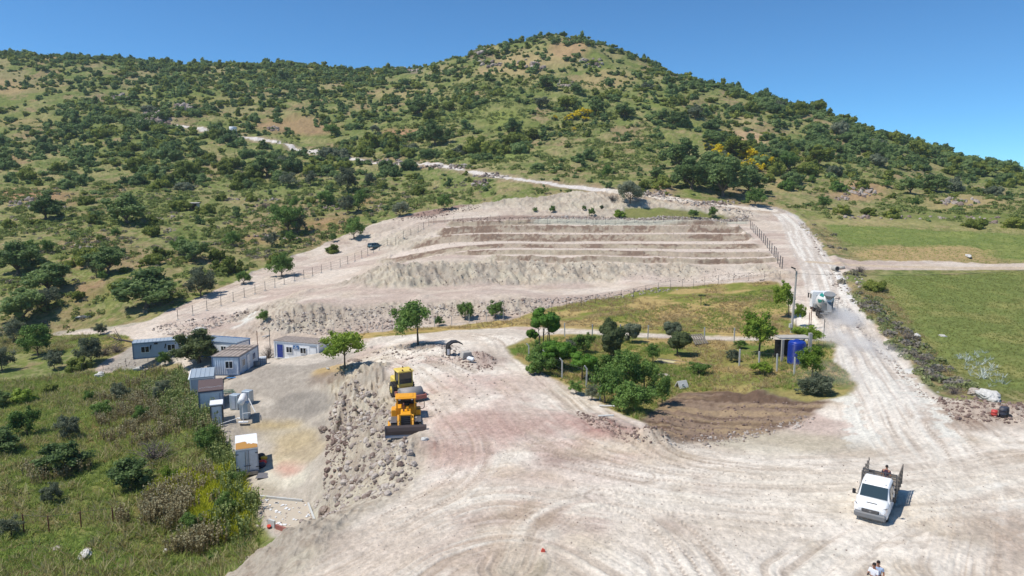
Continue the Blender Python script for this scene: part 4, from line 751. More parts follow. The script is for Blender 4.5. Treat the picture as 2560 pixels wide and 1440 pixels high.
# ------------------------------------------------------------------ solid-body builder
class MB:
    def __init__(s): s.V = []; s.Q = []
    def _a(s, V, Q, M=None):
        V = np.asarray(V, float)
        if M is not None: V = V@np.array(M.to_3x3()).T + np.array(M.translation)
        o = len(s.V); s.V += [tuple(v) for v in V]; s.Q += [tuple(i+o for i in q) for q in Q]; return s
    def box(s, c, d, rz=0, rx=0, ry=0, b=0, taper=(1,1)):
        x, y, z = d[0]/2, d[1]/2, d[2]/2; tx, ty = taper
        if b: 
            V = []; b = min(b, x*.9, y*.9, z*.9)
            def ring(X, Y, Z, bb): return [(-X+bb,-Y,Z),(X-bb,-Y,Z),(X,-Y+bb,Z),(X,Y-bb,Z),(X-bb,Y,Z),(-X+bb,Y,Z),(-X,Y-bb,Z),(-X,-Y+bb,Z)]
            V = ring(x-b,y-b,-z,b*.5)+ring(x,y,-z+b,b)+ring(x*tx,y*ty,z-b,b)+ring(x*tx-b,y*ty-b,z,b*.5)
            Q = [(k+8*r,(k+1)%8+8*r,(k+1)%8+8*r+8,k+8*r+8) for r in range(3) for k in range(8)]+[tuple(range(7,-1,-1)), tuple(range(24,32))]
        else:
            V = [(-x,-y,-z),(x,-y,-z),(x,y,-z),(-x,y,-z),(-x*tx,-y*ty,z),(x*tx,-y*ty,z),(x*tx,y*ty,z),(-x*tx,y*ty,z)]; Q = [(3,2,1,0),(4,5,6,7),(0,1,5,4),(1,2,6,5),(2,3,7,6),(3,0,4,7)]
        M = Matrix.Translation(c)@Matrix.Rotation(rz,4,'Z')@Matrix.Rotation(ry,4,'Y')@Matrix.Rotation(rx,4,'X'); return s._a(V, Q, M)
    def cyl(s, a, b, r, r2=None, n=12, cap=True):
        a = Vector(a); b = Vector(b); r2 = r if r2 is None else r2; d = (b-a).normalized(); u = d.orthogonal().normalized(); w = d.cross(u); V = []
        for p, q in ((a, r), (b, r2)):
            for k in range(n): t = 2*math.pi*k/n; V.append(p+q*(math.cos(t)*u+math.sin(t)*w))
        Q = [(k,(k+1)%n,n+(k+1)%n,n+k) for k in range(n)]
        if cap: Q += [tuple(range(n-1,-1,-1)), tuple(range(n,2*n))]
        return s._a(V, Q)
    def lathe(s, a, axis, prof, n=20):
        """prof: list of (distance along axis, radius)"""
        a = Vector(a); d = Vector(axis).normalized(); u = d.orthogonal().normalized(); w = d.cross(u); V = []
        for h, r in prof:
            for k in range(n): t = 2*math.pi*k/n; V.append(a+d*h+r*(math.cos(t)*u+math.sin(t)*w))
        m = len(prof); Q = [(i*n+k,i*n+(k+1)%n,(i+1)*n+(k+1)%n,(i+1)*n+k) for i in range(m-1) for k in range(n)]+[tuple(range(n-1,-1,-1)), tuple(range((m-1)*n,m*n))]
        return s._a(V, Q)
    def path(s, pts, r, n=6):
        for a, b in zip(pts[:-1], pts[1:]): s.cyl(a, b, r, n=n)
        return s
    def prism(s, prof, x0, x1, axis='X'):
        """profile in (y, z) drawn between x0 and x1 (axis X) or (x, z) between y0 and y1 (axis Y)"""
        n = len(prof); V = [((x0,p[0],p[1]) if axis == 'X' else (p[0],x0,p[1])) for p in prof]+[((x1,p[0],p[1]) if axis == 'X' else (p[0],x1,p[1])) for p in prof]
        return s._a(V, [(k,(k+1)%n,n+(k+1)%n,n+k) for k in range(n)]+[tuple(range(n-1,-1,-1)), tuple(range(n,2*n))])
    def loft(s, secs):
        n = len(secs[0]); V = [p for q in secs for p in q]; m = len(secs)
        return s._a(V, [(i*n+k,i*n+(k+1)%n,(i+1)*n+(k+1)%n,(i+1)*n+k) for i in range(m-1) for k in range(n)]+[tuple(range(n-1,-1,-1)), tuple(range((m-1)*n,m*n))])
    def quad(s, a, b, c, d): return s._a([a,b,c,d], [(0,1,2,3)])
    def build(s, name, mat, parent=None, smooth=False, label=None, bev=0):
        me = bpy.data.meshes.new(name); me.from_pydata(s.V, [], s.Q); me.validate(); bm = bmesh.new(); bm.from_mesh(me); bmesh.ops.recalc_face_normals(bm, faces=bm.faces); bm.to_mesh(me); bm.free()
        if smooth:
            for p in me.polygons: p.use_smooth = len(p.vertices) == 4
        me.materials.append(mat); o = bpy.data.objects.new(name, me); col.objects.link(o); o.parent = parent
        if bev: b = o.modifiers.new("bevel", 'BEVEL'); b.width = bev; b.segments = 2; b.limit_method = 'ANGLE'
        if label: o["label"] = label
        return o
def paint(name, c, rough=.5, dirt=0, metal=0, spec=.4, dcol=(170,155,140), scale=2.5):
    m, n, l, p = newmat(name, rough, lin(*c, 1.0), metal, spec)
    if dirt:
        z = n.new("ShaderNodeTexNoise"); z.inputs["Scale"].default_value = scale; z.inputs["Detail"].default_value = 8; z.inputs["Roughness"].default_value = .7; tc = n.new("ShaderNodeTexCoord"); l.new(tc.outputs["Object"], z.inputs[0])
        mr = n.new("ShaderNodeMapRange"); mr.inputs[1].default_value = .42; mr.inputs[2].default_value = .72; mr.inputs[4].default_value = dirt; l.new(z.outputs[0], mr.inputs[0])
        mx = n.new("ShaderNodeMix"); mx.data_type = 'RGBA'; mx.inputs[6].default_value = (*lin(*c, 1.0), 1); mx.inputs[7].default_value = (*lin(*dcol, .8), 1); l.new(mr.outputs[0], mx.inputs[0]); l.new(mx.outputs[2], p.inputs["Base Color"])
        a = n.new("ShaderNodeMath"); a.operation = 'MULTIPLY_ADD'; a.inputs[1].default_value = .5; a.inputs[2].default_value = rough; l.new(mr.outputs[0], a.inputs[0]); l.new(a.outputs[0], p.inputs["Roughness"])
    return m
WHITE = paint("white_paint", (236,236,234), .4, .25); OFFW = paint("cabin_panel", (210,216,222), .5, .35, dcol=(150,150,148)); GREYP = paint("grey_panel", (170,180,192), .5, .3); BLUEG = paint("blue_grey_frame", (96,118,146), .5, .3)
BLUE = paint("blue_door", (34,58,140), .45, .15); BLUES = paint("blue_sheet", (40,104,158), .5, .3); DARK = paint("black_rubber", (34,34,36), .85, .5, dcol=(120,110,100)); STEEL = paint("worn_steel", (142,142,144), .45, .5, .6); RUST = paint("rust", (120,76,58), .8, .4, dcol=(90,60,48))
YEL = paint("machine_yellow", (232,160,24), .45, .35, dcol=(190,150,90)); YEL2 = paint("pale_yellow", (226,196,90), .5, .3); GLASS = paint("dark_glass", (28,34,38), .08, 0, 0, .8); SCREEN = paint("windscreen_glass", (52,66,70), .06, 0, 0, .9)
BROWNR = paint("brown_roof", (92,76,74), .8, .3, dcol=(120,104,98)); DUSTR = paint("dusty_roof", (168,154,142), .8, .6, dcol=(118,104,96)); SILV = paint("silver_sheet", (176,188,196), .45, .25, .3); REDF = paint("faded_red", (156,92,80), .6, .4); CONC = paint("concrete", (176,170,160), .9, .5, dcol=(140,132,122))
FENCE = paint("dark_fence_steel", (74,76,78), .6, .2); WCONC = paint("white_concrete", (196,196,190), .85, .4); WOODG = paint("grey_wood", (126,118,108), .9, .4); GREENM = paint("green_mesh", (92,128,104), .7, .2); BLACKP = paint("black_plastic", (26,27,30), .5, .1); TANK = paint("tank_blue", (20,54,146), .35, .04)
PLY = paint("bare_plywood", (176,128,60), .8, .2); LAMP = paint("lamp_glass", (214,218,220), .15, 0, 0, .8); SKIN = paint("skin", (168,118,92), .6); HAIR = paint("dark_hair", (34,26,24), .8); LIGHTB = paint("pale_blue_shirt", (166,184,210), .8); WSHIRT = paint("white_shirt", (222,222,226), .8); NAVY = paint("dark_jeans", (38,46,66), .85); PURP = paint("plum_shirt", (72,50,66), .85)
TEAL = paint("teal_green", (14,132,120), .45, .2); CARG = paint("dark_teal_paint", (62,104,114), .35, .3, .1); MIXG = paint("dusty_grey_steel", (126,130,132), .7, .5)
# ------------------------------------------------------------------ site cabins
def frame_from(pl, pr):
    a = G(*pl); b = G(*pr); d = (b-a)[:2]; w = float(np.hypot(*d)); rz = math.atan2(d[1], d[0]); return a, b, w, rz
def corr_wall(mb, x0, x1, y, z0, z1, per=.28, amp=.035, side='front'):
    n = max(2, int(abs(x1-x0)/per)); xs = np.linspace(x0, x1, n*4+1)
    for i in range(len(xs)-1):
        a = 0 if i%4 in (0,3) else 1; b = 0 if (i+1)%4 in (0,3) else 1
        if side == 'front': mb.quad((xs[i], y-a*amp, z0), (xs[i+1], y-b*amp, z0), (xs[i+1], y-b*amp, z1), (xs[i], y-a*amp, z1))
        else: mb.quad((y+a*amp, xs[i], z0), (y+b*amp, xs[i+1], z0), (y+b*amp, xs[i+1], z1), (y+a*amp, xs[i], z1))
def window(parent, x, y, z, w, h, side='front', frame=WHITE, panes=2):
    f = MB(); g = MB(); t = .06
    def bx(mb, a, b, zz, hh, off, th):
        if side == 'front': mb.box(((a+b)/2, y-off, zz), (b-a, th, hh))
        else: mb.box((y+off, (a+b)/2, zz), (th, b-a, hh))
    for k in range(panes+1): xx = x-w/2+k*w/panes; bx(f, xx-t/2, xx+t/2, z, h, .04, .06)
    bx(f, x-w/2-t/2, x+w/2+t/2, z+h/2, t, .04, .07); bx(f, x-w/2-t/2, x+w/2+t/2, z-h/2, t, .04, .09)
    fo = f.build("window", frame, parent)
    for k in range(panes): xa = x-w/2+k*w/panes+t/2; bx(g, xa, xa+w/panes-t, z, h-t, .02, .03)
    g.build("pane", GLASS, fo)
def door(parent, x, y, w, h, mat, side='front', z0=.12):
    d = MB(); k = MB(); fr = MB()
    if side == 'front':
        d.box((x, y-.03, z0+h/2), (w, .05, h)); k.box((x+w*.38, y-.08, z0+h*.5), (.12,.05,.04)); fr.box((x-w/2-.03, y-.03, z0+h/2), (.05,.07,h+.1)); fr.box((x+w/2+.03, y-.03, z0+h/2), (.05,.07,h+.1)); fr.box((x, y-.03, z0+h+.05), (w, .07,.05))
        d.box((x, y-.062, z0+h*.72), (w*.66,.015,h*.36)); d.box((x, y-.062, z0+h*.27), (w*.66,.015,h*.3))
    else:
        d.box((y+.03, x, z0+h/2), (.05, w, h)); k.box((y+.08, x+w*.38, z0+h*.5), (.05,.12,.04)); fr.box((y+.03, x-w/2-.03, z0+h/2), (.07,.05,h+.1)); fr.box((y+.03, x+w/2+.03, z0+h/2), (.07,.05,h+.1)); fr.box((y+.03, x, z0+h+.05), (.07, w,.05))
    do = d.build("door", mat, parent); k.build("handle", STEEL, do); fr.build("door_frame", GREYP, parent)
def cabin(name, label, pl, pr, depth, h, wall, roofm, trim=BLUEG, ribs=True, corr=False, cat="site cabin", roof_t=.12, zoff=0, turn=None):
    a, b, w, rz = frame_from(pl, pr)
    if turn is not None:                                  # anchored on the right front corner, width from the sight lines
        rz = R(turn); t_ = (pl[0]-1280)/F; zb = depth_of(b); w = (b[0]-t_*zb)/(math.cos(rz)-t_*CP*math.sin(rz)); w = abs(w); a = b-np.array([w*math.cos(rz), w*math.sin(rz), 0])
    z = min(a[2], b[2])-.05+zoff; mid = (a+b)/2; r0 = empty(name, (a[0], a[1], z), rz); tag(r0, label, cat, "site cabins and sheds")
    m = MB(); m.box((w/2, depth/2, h/2+.05), (w-.06, depth-.06, h-.1))
    if corr: corr_wall(m, .06, w-.06, .02, .1, h); corr_wall(m, .06, depth-.06, w-.02, .1, h, side='right')
    else:
        for k in range(1, int(w/1.15)): m.box((k*w/int(w/1.15), .025, h/2), (.03, .02, h-.25))
    m.build("wall", wall, r0)
    t = MB()
    for x in (.0, w): 
        for y in (.0, depth): t.box((x, y, h/2), (.13,.13,h))
    for y in (0, depth): t.box((w/2, y, .08), (w-.14,.11,.16)); t.box((w/2, y, h-.05), (w-.14,.12,.14))
    for x in (0, w): t.box((x, depth/2, .08), (.11,depth-.14,.16)); t.box((x, depth/2, h-.05), (.12,depth-.14,.14))
    t.build("corner_frame", trim, r0)
    f = MB(); f.box((w/2, depth/2, h+roof_t/2-.01), (w+.16, depth+.16, roof_t))
    if ribs:
        n = int(w/.5)
        for k in range(n+1): f.box((k*(w+.04)/n-.02, depth/2, h+roof_t+.012), (.05, depth+.1, .05))
    f.build("roof", roofm, r0)
    return r0, w
# long grey cabin left
r0, w = cabin("site_cabin", "long blue-grey site cabin with two windows and white roof, leftmost of the cabins", (334,904), (449,888), 2.5, 2.5, GREYP, SILV, turn=24)
window(r0, w*.26, 0, 1.45, 1.15, .95); window(r0, w*.83, 0, 1.45, 1.1, .95)
m = MB()
for x in (w*.38, w*.7): m.box((x, -.03, 1.75), (.16,.03,.75), ry=.25)  # two slanting dark strips on the front wall
m.build("dark_streak", DARK, r0); m = MB(); m.box((w*.5,-.12,2.3),(.5,.2,.25)); m.build("lamp_box", DARK, r0)
# white cabin with the blue roof edge, behind
r0, w = cabin("site_cabin", "white site cabin with blue roof edge, half hidden behind the dark green tree", (458,893), (594,898), 3.0, 2.5, WHITE, SILV, BLUES, turn=-16)
window(r0, w*.55, 0, 1.45, 1.1, .95); window(r0, w*.76, 0, 1.45, .9, .95); m = MB(); m.box((w/2, 3.05, 2.62), (w+.2,.12,.16)); m.build("roof_edge", BLUES, r0)
# big corrugated building
a = G(533,936); b = G(600,939); c = G(648,918); dep = float(np.hypot(*(c-b)[:2]))
r0, w = cabin("corrugated_cabin", "corrugated blue-white cabin with dusty brown ribbed roof and window facing the yard", (533,938), (600,938), 6.6, 2.5, OFFW, DUSTR, BLUEG, corr=True, turn=0)
window(r0, w*.62, -.03, 1.45, .95, .95); window(r0, 1.3, w+.02, 1.45, .9, .9, 'right'); door(r0, 2.9, w+.02, .85, 2.0, WHITE, 'right'); window(r0, 4.9, w+.02, 1.45, 1.0, .9, 'right')
m = MB(); m.box((w/2, 3.3, 2.66), (w+.1, .1, .05)); m.box((w/2, 5.0, 2.66), (w+.1,.08,.05)); m.build("roof_strap", DARK, r0)
# cabin with the blue door
r0, w = cabin("site_cabin", "white site cabin with blue door, blue sign and two dark windows", (688,899), (796,883), 3.0, 2.55, WHITE, DUSTR, WHITE, zoff=.3)
door(r0, w*.13, 0, .95, 1.95, BLUE); window(r0, w*.34, 0, 1.4, .95, .85); window(r0, w*.66, 0, 1.4, .95, .85); door(r0, w*.885, 0, 1.0, 1.95, WHITE)
m = MB(); m.box((w*.5, -.05, 1.83), (.95,.04,.55)); sg = m.build("sign", BLUES, r0)
m = MB(); m.cyl((w*.5,-.072,1.95), (w*.5,-.085,1.95), .075, n=14); m.box((w*.5,-.076,1.76), (.62,.012,.05)); m.box((w*.5,-.076,1.66), (.5,.012,.035)); m.build("emblem", WHITE, sg)
m = MB()
for k in range(14): m.cyl((k*w/13, -.06, 2.5), (k*w/13, 1.0, 2.58), .012, n=4)
m.cyl((0,.1,2.56), (w,.1,2.56), .014, n=4); m.cyl((0,.9,2.6), (w,.9,2.6), .014, n=4); m.build("roof_grille", DARK, r0)
m = MB(); m.cyl((w*.82,-.1,2.1), (w*.97,-.1,2.1), .03, n=6); m.build("door_rail", DARK, r0)
# silver sheet shed + dark roofed cabin + booth
r0, w = cabin("sheet_shed", "low shed roofed with pale silver corrugated sheet, between the dark-roofed cabin and the tree", (478,990), (536,982), 4.6, 2.1, GREYP, SILV, WHITE, True, turn=22)
m = MB(); m.box((-.12, 2.1, 2.05), (.2, 4.5, .18), b=.05); m.build("roof_rim", WHITE, r0)
r0, w = cabin("storage_cabin", "grey panel storage cabin with flat dark brown roof at the weed edge", (500,1031), (560,1022), 5.0, 2.25, OFFW, BROWNR, BLUEG, False, turn=24)
m = MB(); m.path([(.1,1.2,2.38),(w*.3,1.5,2.385),(w*.55,1.25,2.38),(w*.8,1.45,2.385),(w-.1,1.3,2.38)], .018, 4); m.build("roof_cable", WHITE, r0)
m = MB(); m.box((w*.86, -.01, 1.0), (.05,.06,1.8)); m.build("panel_strip", BLUEG, r0)
r0, w = cabin("guard_booth", "small white booth cabin with dark corner frame, standing on a concrete base", (529,1069), (558,1060), 1.6, 2.2, OFFW, WHITE, FENCE, False, cat="booth", turn=22)
m = MB(); m.box((w*.6, .7, -.06), (w+1.2, 2.4, .16)); m.build("base_slab", CONC, r0); m = MB(); m.box((w*.8,-.04,.35),(.12,.03,.2)); m.build("socket_box", WHITE, r0)
# fridge box on its frame
r0, w = cabin("truck_box", "white refrigerated truck box with orange bare patch on its roof and twin rear doors", (594,1186), (646,1183), 3.9, 2.1, OFFW, WHITE, GREYP, False, cat="truck body", zoff=.35, turn=22)
V = [(-.02,0),(1.0,0),(1.0,.22),(.82,.30),(.74,.26),(.62,.33),(.52,.30),(.5,.42),(.44,.48),(.3,.47),(.12,.44),(0,.42)]
m = MB(); z = 2.235; P_ = [(w*x if 0 < x < 1 else (-.05 if x <= 0 else w+.05), 3.9*y-(.05 if y == 0 else 0), z) for x, y in V]; m._a(P_+[(x,y,z+.012) for x,y,_ in P_], [tuple(range(len(P_),2*len(P_)))]+[(k,(k+1)%len(P_),len(P_)+(k+1)%len(P_),len(P_)+k) for k in range(len(P_))]); m.build("bare_patch", PLY, r0)
for s in (0, 1):
    m = MB(); m.box((w*(.26+.48*s), -.06, 1.1), (w*.46,.05,1.85)); d_ = m.build("rear_door", OFFW, r0); m = MB(); m.cyl((w*(.42+.16*s),-.12,.2), (w*(.42+.16*s),-.12,2.0), .02, n=6); m.box((w*(.42+.16*s),-.13,.6), (.3,.04,.05)); m.build("locking_bar", FENCE, d_)
    for zz in (.4, 1.75): m = MB(); m.box((w*(.04+.92*s), -.11, zz), (.22,.04,.07)); m.build("hinge", FENCE, d_)
m = MB(); m.box((w/2, 1.9, -.15), (w*.8, 3.7, .28)); m.box((w/2,-.15,-.1), (w, .25, .3)); m.build("chassis_frame", STEEL, r0)
# solar water heater
p = G(612,1048); r0 = tag(empty("solar_water_heater", p, R(6)), "white solar water heater tank on a steel stand with pipes, left of the grey yard", "water heater")
m = MB(); m.lathe((-.25,.9,2.35), (.25,-1.9,-.1), [(0,.1),(.03,.33),(.08,.36),(1.95,.36),(2.0,.33),(2.03,.1)], 18); m.build("tank", WHITE, r0, True)
m = MB(); m.box((0,.3,.95), (.9,1.0,1.7), b=.03); m.build("storage_box", SILV, r0)
m = MB(); m.cyl((.1,-1.0,2.0), (.15,-1.1,0), .04); m.box((.15,-1.1,.05), (1.0,.35,.1)); m.cyl((-.35,.2,2.1), (-.45,.2,0), .04); m.box((-.45,.2,.05), (.9,.3,.1)); m.cyl((-.5,-.55,.35), (-2.3,-1.5,.0), .035); m.cyl((.4,.4,2.2), (1.3,-.55,.9), .05); m.cyl((.15,-1.1,1.0),(.9,-1.0,1.05),.03); m.build("stand", WHITE, r0)
for i, (u, v, h, lb) in enumerate([(590,1022,1.7,"tall grey metal cabinet standing behind the water heater"), (620,1010,1.6,"lower grey metal cabinet right of the water heater tank")]):
    p = G(u, v); r0 = tag(empty("metal_cabinet", p, R(-12)), lb, "cabinet", "metal cabinets"); m = MB(); m.box((0,0,h/2), (1.0,.8,h), b=.02); m.build("body", SILV, r0); m = MB(); m.box((0,-.42,h/2), (.45,.03,h*.85)); m.build("door", GREYP, r0)
# crates and barrel by the corrugated cabin, sheets on the ground
p = G(657,911); r0 = tag(empty("storage_crate", p, .3), "white plastic cage crate beside the corrugated cabin's end wall", "crate"); m = MB(); m.box((0,0,.55),(1.0,1.0,1.0),b=.06); m.build("tank", OFFW, r0)
m = MB(); [m.box((x,-.53,.6),(.03,.03,1.1)) for x in (-.5,-.25,0,.25,.5)]; [m.box((0,-.53,z),(1.05,.03,.03)) for z in (.1,.35,.6,.85,1.1)]; [m.box((.53,x,.6),(.03,.03,1.1)) for x in (-.5,-.25,0,.25,.5)]; [m.box((.53,0,z),(.03,1.05,.03)) for z in (.1,.35,.6,.85,1.1)]; m.build("cage", STEEL, r0)
p = G(642,917); m = MB(); m.lathe((0,0,0),(0,0,1),[(0,.36),(.05,.4),(.3,.4),(.33,.43),(.36,.4),(.7,.41),(.75,.43),(.78,.36)],18); r0 = tag(empty("barrel", p), "dark grey barrel beside the white cage crate", "barrel"); m.build("drum", MIXG, r0, True); m = MB(); m.lathe((0,0,.74),(0,0,1),[(0,.34),(.03,.34)],18); m.build("lid", DARK, r0)
def flat(name, u, v, sx, sy, rz, mat, label, cat, th=.05, lift=.03):
    p = G(u, v); o = MB().box((0,0,th/2+lift), (sx, sy, th), b=.01).build(name, mat); o.location = p; o.rotation_euler = (0,0,rz); return tag(o, label, cat)
flat("blue_sheet", 584, 945, 1.75, .55, R(8), BLUES, "blue sheet lying on the ground before the corrugated cabin", "sheet")
flat("dark_mat", 660, 1190, 1.25, 1.2, R(6), paint("grey_mat", (104,104,108), .9, .3), "dark grey mat lying beside the fridge box corner", "mat")
p = G(578,981); r0 = tag(empty("mesh_gate", p, R(12)), "green wire mesh panel lying flat on the gravel yard", "mesh panel"); m = MB(); [m.box((x,0,.12),(.035,1.5,.05)) for x in np.linspace(-.85,.85,12)]; m.build("mesh", GREENM, r0); m = MB(); [m.box((0,y,.13),(1.8,.06,.06)) for y in (-.78,0,.78)]; [m.box((x,0,.13),(.06,1.6,.05)) for x in (-.9,.9)]; m.build("frame", GREENM, r0)
# bags beside the box
for i, (u, v, s, c, lb) in enumerate([(658,1160,.33,(196,44,44),"red bag on the ground right of the fridge box"),(660,1150,.3,(206,176,40),"yellow bag on the ground right of the fridge box"),(652,1147,.42,(36,38,46),"black bag leaning on the fridge box"),(655,1168,.36,(44,46,70),"dark blue bag below the red bag by the fridge box")]):
    V, Q = cubesphere(4); V = V*bumps(V, .22, 1.6, 90+i)[:,None]*s*np.array([1,1,.7])+np.array([0,0,s*.6]); o = mobj("rubbish_bag", qmesh("rubbish_bag", V, Q, None, True, [paint("bag", c, .5)]), None, G(u,v)); tag(o, lb, "bag", "bags beside the fridge box")
# ruined slab with low walls
sp_ = slab_poly[:,:2]; a = np.array([*sp_.mean(0), slab_z]); r0 = tag(empty("foundation_slab", a), "ruined concrete slab with low broken walls and white debris beside the rubble", "foundation"); q4 = [tuple(c-sp_.mean(0)) for c in sp_]
m = MB(); m._a([(x,y,-.3) for x,y in q4]+[(x,y,.06) for x,y in q4], [(3,2,1,0),(4,5,6,7),(0,1,5,4),(1,2,6,5),(2,3,7,6),(3,0,4,7)]); m.build("slab", paint("dirty_slab",(186,172,152),.9,.7,dcol=(206,198,180)), r0)
def wallseg(p, q, t0, t1, h, mat, nm): P0 = np.array(p)+(np.array(q)-np.array(p))*t0; P1 = np.array(p)+(np.array(q)-np.array(p))*t1; d = P1-P0; MB().box((*((P0+P1)/2), h/2-.1), (float(np.hypot(*d)), .15, h+.2), rz=math.atan2(d[1],d[0])).build(nm, mat, r0)
wallseg(q4[0], q4[1], .02, .9, .25, WCONC, "low_wall"); wallseg(q4[1], q4[2], .05, .9, .2, WCONC, "low_wall"); wallseg(q4[3], q4[2], .12, .8, .3, REDF, "brick_edge"); wallseg(q4[3], q4[2], -.02, .1, .55, WCONC, "low_wall")
m = MB()
for _ in range(55):
    s_, t_ = rng.uniform(.05,.95,2); c_ = (np.array(q4[0])*(1-s_)+np.array(q4[1])*s_)*(1-t_)+(np.array(q4[3])*(1-s_)+np.array(q4[2])*s_)*t_; z_ = rng.uniform(.05,.32); m.box((c_[0],c_[1],.09),(z_,z_*.7,.05),rz=s_*9)
q = m.build("debris", WHITE, r0); q["kind"] = "stuff"
for i, (u, v, lb) in enumerate([(672,1320,"orange bucket at the corner of the ruined slab"), (636,1263,"small orange bucket in the weeds above the ruined slab")]):
    o = MB().lathe((0,0,0),(0,0,1),[(0,.11),(.2,.14),(.22,.16),(.24,.15)],14).build("bucket", paint("orange_plastic",(206,70,50),.5), smooth=True); o.location = G(u, v); o.rotation_euler = (.3,.2,0); tag(o, lb, "bucket", "orange buckets")
# ------------------------------------------------------------------ fences
def post_mb(h, r=.035, sq=False, bend=0):
    m = MB(); (m.box((0,0,h/2-.15),(r*2,r*2,h+.3)) if sq else m.cyl((0,0,-.3),(0,0,h),r,n=8))
    if bend: m.cyl((0,0,h-.01),(bend,0,h+.3),r,n=8)
    return m
def fence(name, label, pts, n, h, mat, r=.035, sq=False, wires=3, bend=0, foot=False, wr=.012, tops=None):
    W = PX(pts, GHF); L = np.r_[0, np.cumsum(np.hypot(*np.diff(W[:,:2], axis=0).T))]; s = np.linspace(0, L[-1], n); X = np.interp(s, L, W[:,0]); Y = np.interp(s, L, W[:,1]); Z = hz(X, Y)
    r0 = tag(empty(name, (X[0], Y[0], Z[0])), label, "fence"); me = None
    for k in range(n):
        if me is None: o = post_mb(h, r, sq, bend).build("post", mat, r0); me = o.data
        else: o = bpy.data.objects.new("post", me); col.objects.link(o); o.parent = r0
        o.location = (X[k]-X[0], Y[k]-Y[0], Z[k]-Z[0]); o.rotation_euler = (random.uniform(-.03,.03), random.uniform(-.03,.03), 0)
        if foot: f = MB().box((0,0,.02),(.42,.42,.14)).build("footing", WCONC, o)
    if wires:
        m = MB()
        for z in np.linspace(h*.12, h*.95, wires):
            for k in range(n-1): m.cyl((X[k]-X[0],Y[k]-Y[0],Z[k]-Z[0]+z), (X[k+1]-X[0],Y[k+1]-Y[0],Z[k+1]-Z[0]+z), wr, n=4, cap=False)
        m.build("wire", FENCE, r0)
    return r0
fence("wire_fence", "wire fence of thin dark posts climbing along the left dirt track", [(445,800),(480,789),(515,777),(553,765),(590,752),(650,731),(712,711),(745,700),(798,684),(850,668),(900,648),(950,625),(1000,601),(1045,580),(1085,560)], 30, 2.0, FENCE, .05, wires=4, foot=True)
fence("wire_fence", "long wire fence of thin posts behind the top terrace", [(1090,559),(1250,556),(1450,557),(1650,558),(1865,560)], 34, 1.8, FENCE, .035, wires=3)
fence("post_fence", "row of thick dark square posts between the terraces and the right-hand road", [(1876,572),(1895,592),(1915,616),(1935,642),(1955,672)], 17, 2.3, FENCE, .06, True, wires=3)
fence("wire_fence", "sagging wire fence of thin posts above the dry grass field", [(1300,795),(1390,778),(1500,757),(1600,738),(1680,723),(1770,711),(1860,703),(1950,699)], 20, 1.6, FENCE, .03, wires=3)
fence("wire_fence", "wire fence of short pale posts along the lane below the rocky slope", [(835,840),(915,832),(957,829),(1040,820),(1133,812),(1215,803),(1300,795)], 12, 1.5, WCONC, .05, wires=3)
fence("concrete_post_fence", "fence of white concrete posts between the garden and the lane", [(1412,842),(1445,843),(1485,845),(1616,848),(1716,851),(1765,854),(1835,856)], 7, 1.9, WCONC, .07, True, wires=3)
fence("concrete_post_fence", "fence of bent-topped concrete posts along the lower left garden edge", [(1322,905),(1397,942),(1424,955),(1466,968),(1500,1000)], 5, 1.9, WCONC, .07, True, wires=3, bend=-.25)
fence("concrete_post_fence", "short fence of white concrete posts before the blue tank", [(1848,915),(1870,918),(1915,922),(1985,938)], 4, 1.9, WCONC, .07, True, wires=2)
fence("rusty_post_fence", "wire fence of short rusty posts through the weeds in the lower left", [(60,1330),(135,1334),(208,1322),(283,1312)], 4, 1.5, RUST, .05, wires=2)
fence("wire_fence", "wire fence of thin posts before the long grey cabin", [(205,930),(257,926),(311,918),(370,905)], 4, 1.4, FENCE, .03, wires=2)
fence("wire_fence", "low wire fence with rusty posts crossing the meadow in the valley", [(0,622),(150,628),(300,618),(470,622),(640,640)], 26, 1.1, RUST, .03, wires=3)
for i, (u, v, h, lb) in enumerate([(645,885,3.6,"tall thin rusty pole left of the blue-doored cabin"),(676,884,3.8,"tall thin pole at the corner of the blue-doored cabin"),(2059,845,2.4,"thin steel pole at the roadside by the concrete pillar"),(2022,822,2.2,"rusty pole, left of the pair near the utility pole"),(2027,815,2.6,"rusty pole, right of the pair near the utility pole")]):
    o = MB().cyl((0,0,-.3),(0,0,h),.05,n=8).cyl((0,0,h-.3),(.12,0,h-.3),.03,n=6).build("steel_pole", RUST if i in (0,3,4) else FENCE); o.location = G(u, v); tag(o, lb, "pole", "thin steel poles")
for i, (u, v, L, ang, lb) in enumerate([(1518,1020,1.5,-.5,"fallen white concrete post at the garden's lower corner"),(1515,1045,1.3,-.3,"pale pipe lying on the red spoil heap"),(665,843,1.2,.5,"short white pipe lying in dry grass"),(820,925,1.0,-1,"white pipe in the rubble right of the thin tree")]):
    o = MB().cyl((-L/2,0,.12),(L/2,0,.3),.08,n=8).build("fallen_post", WCONC); o.location = G(u, v); o.rotation_euler = (0,0,ang); tag(o, lb, "post", "fallen posts and pipes")
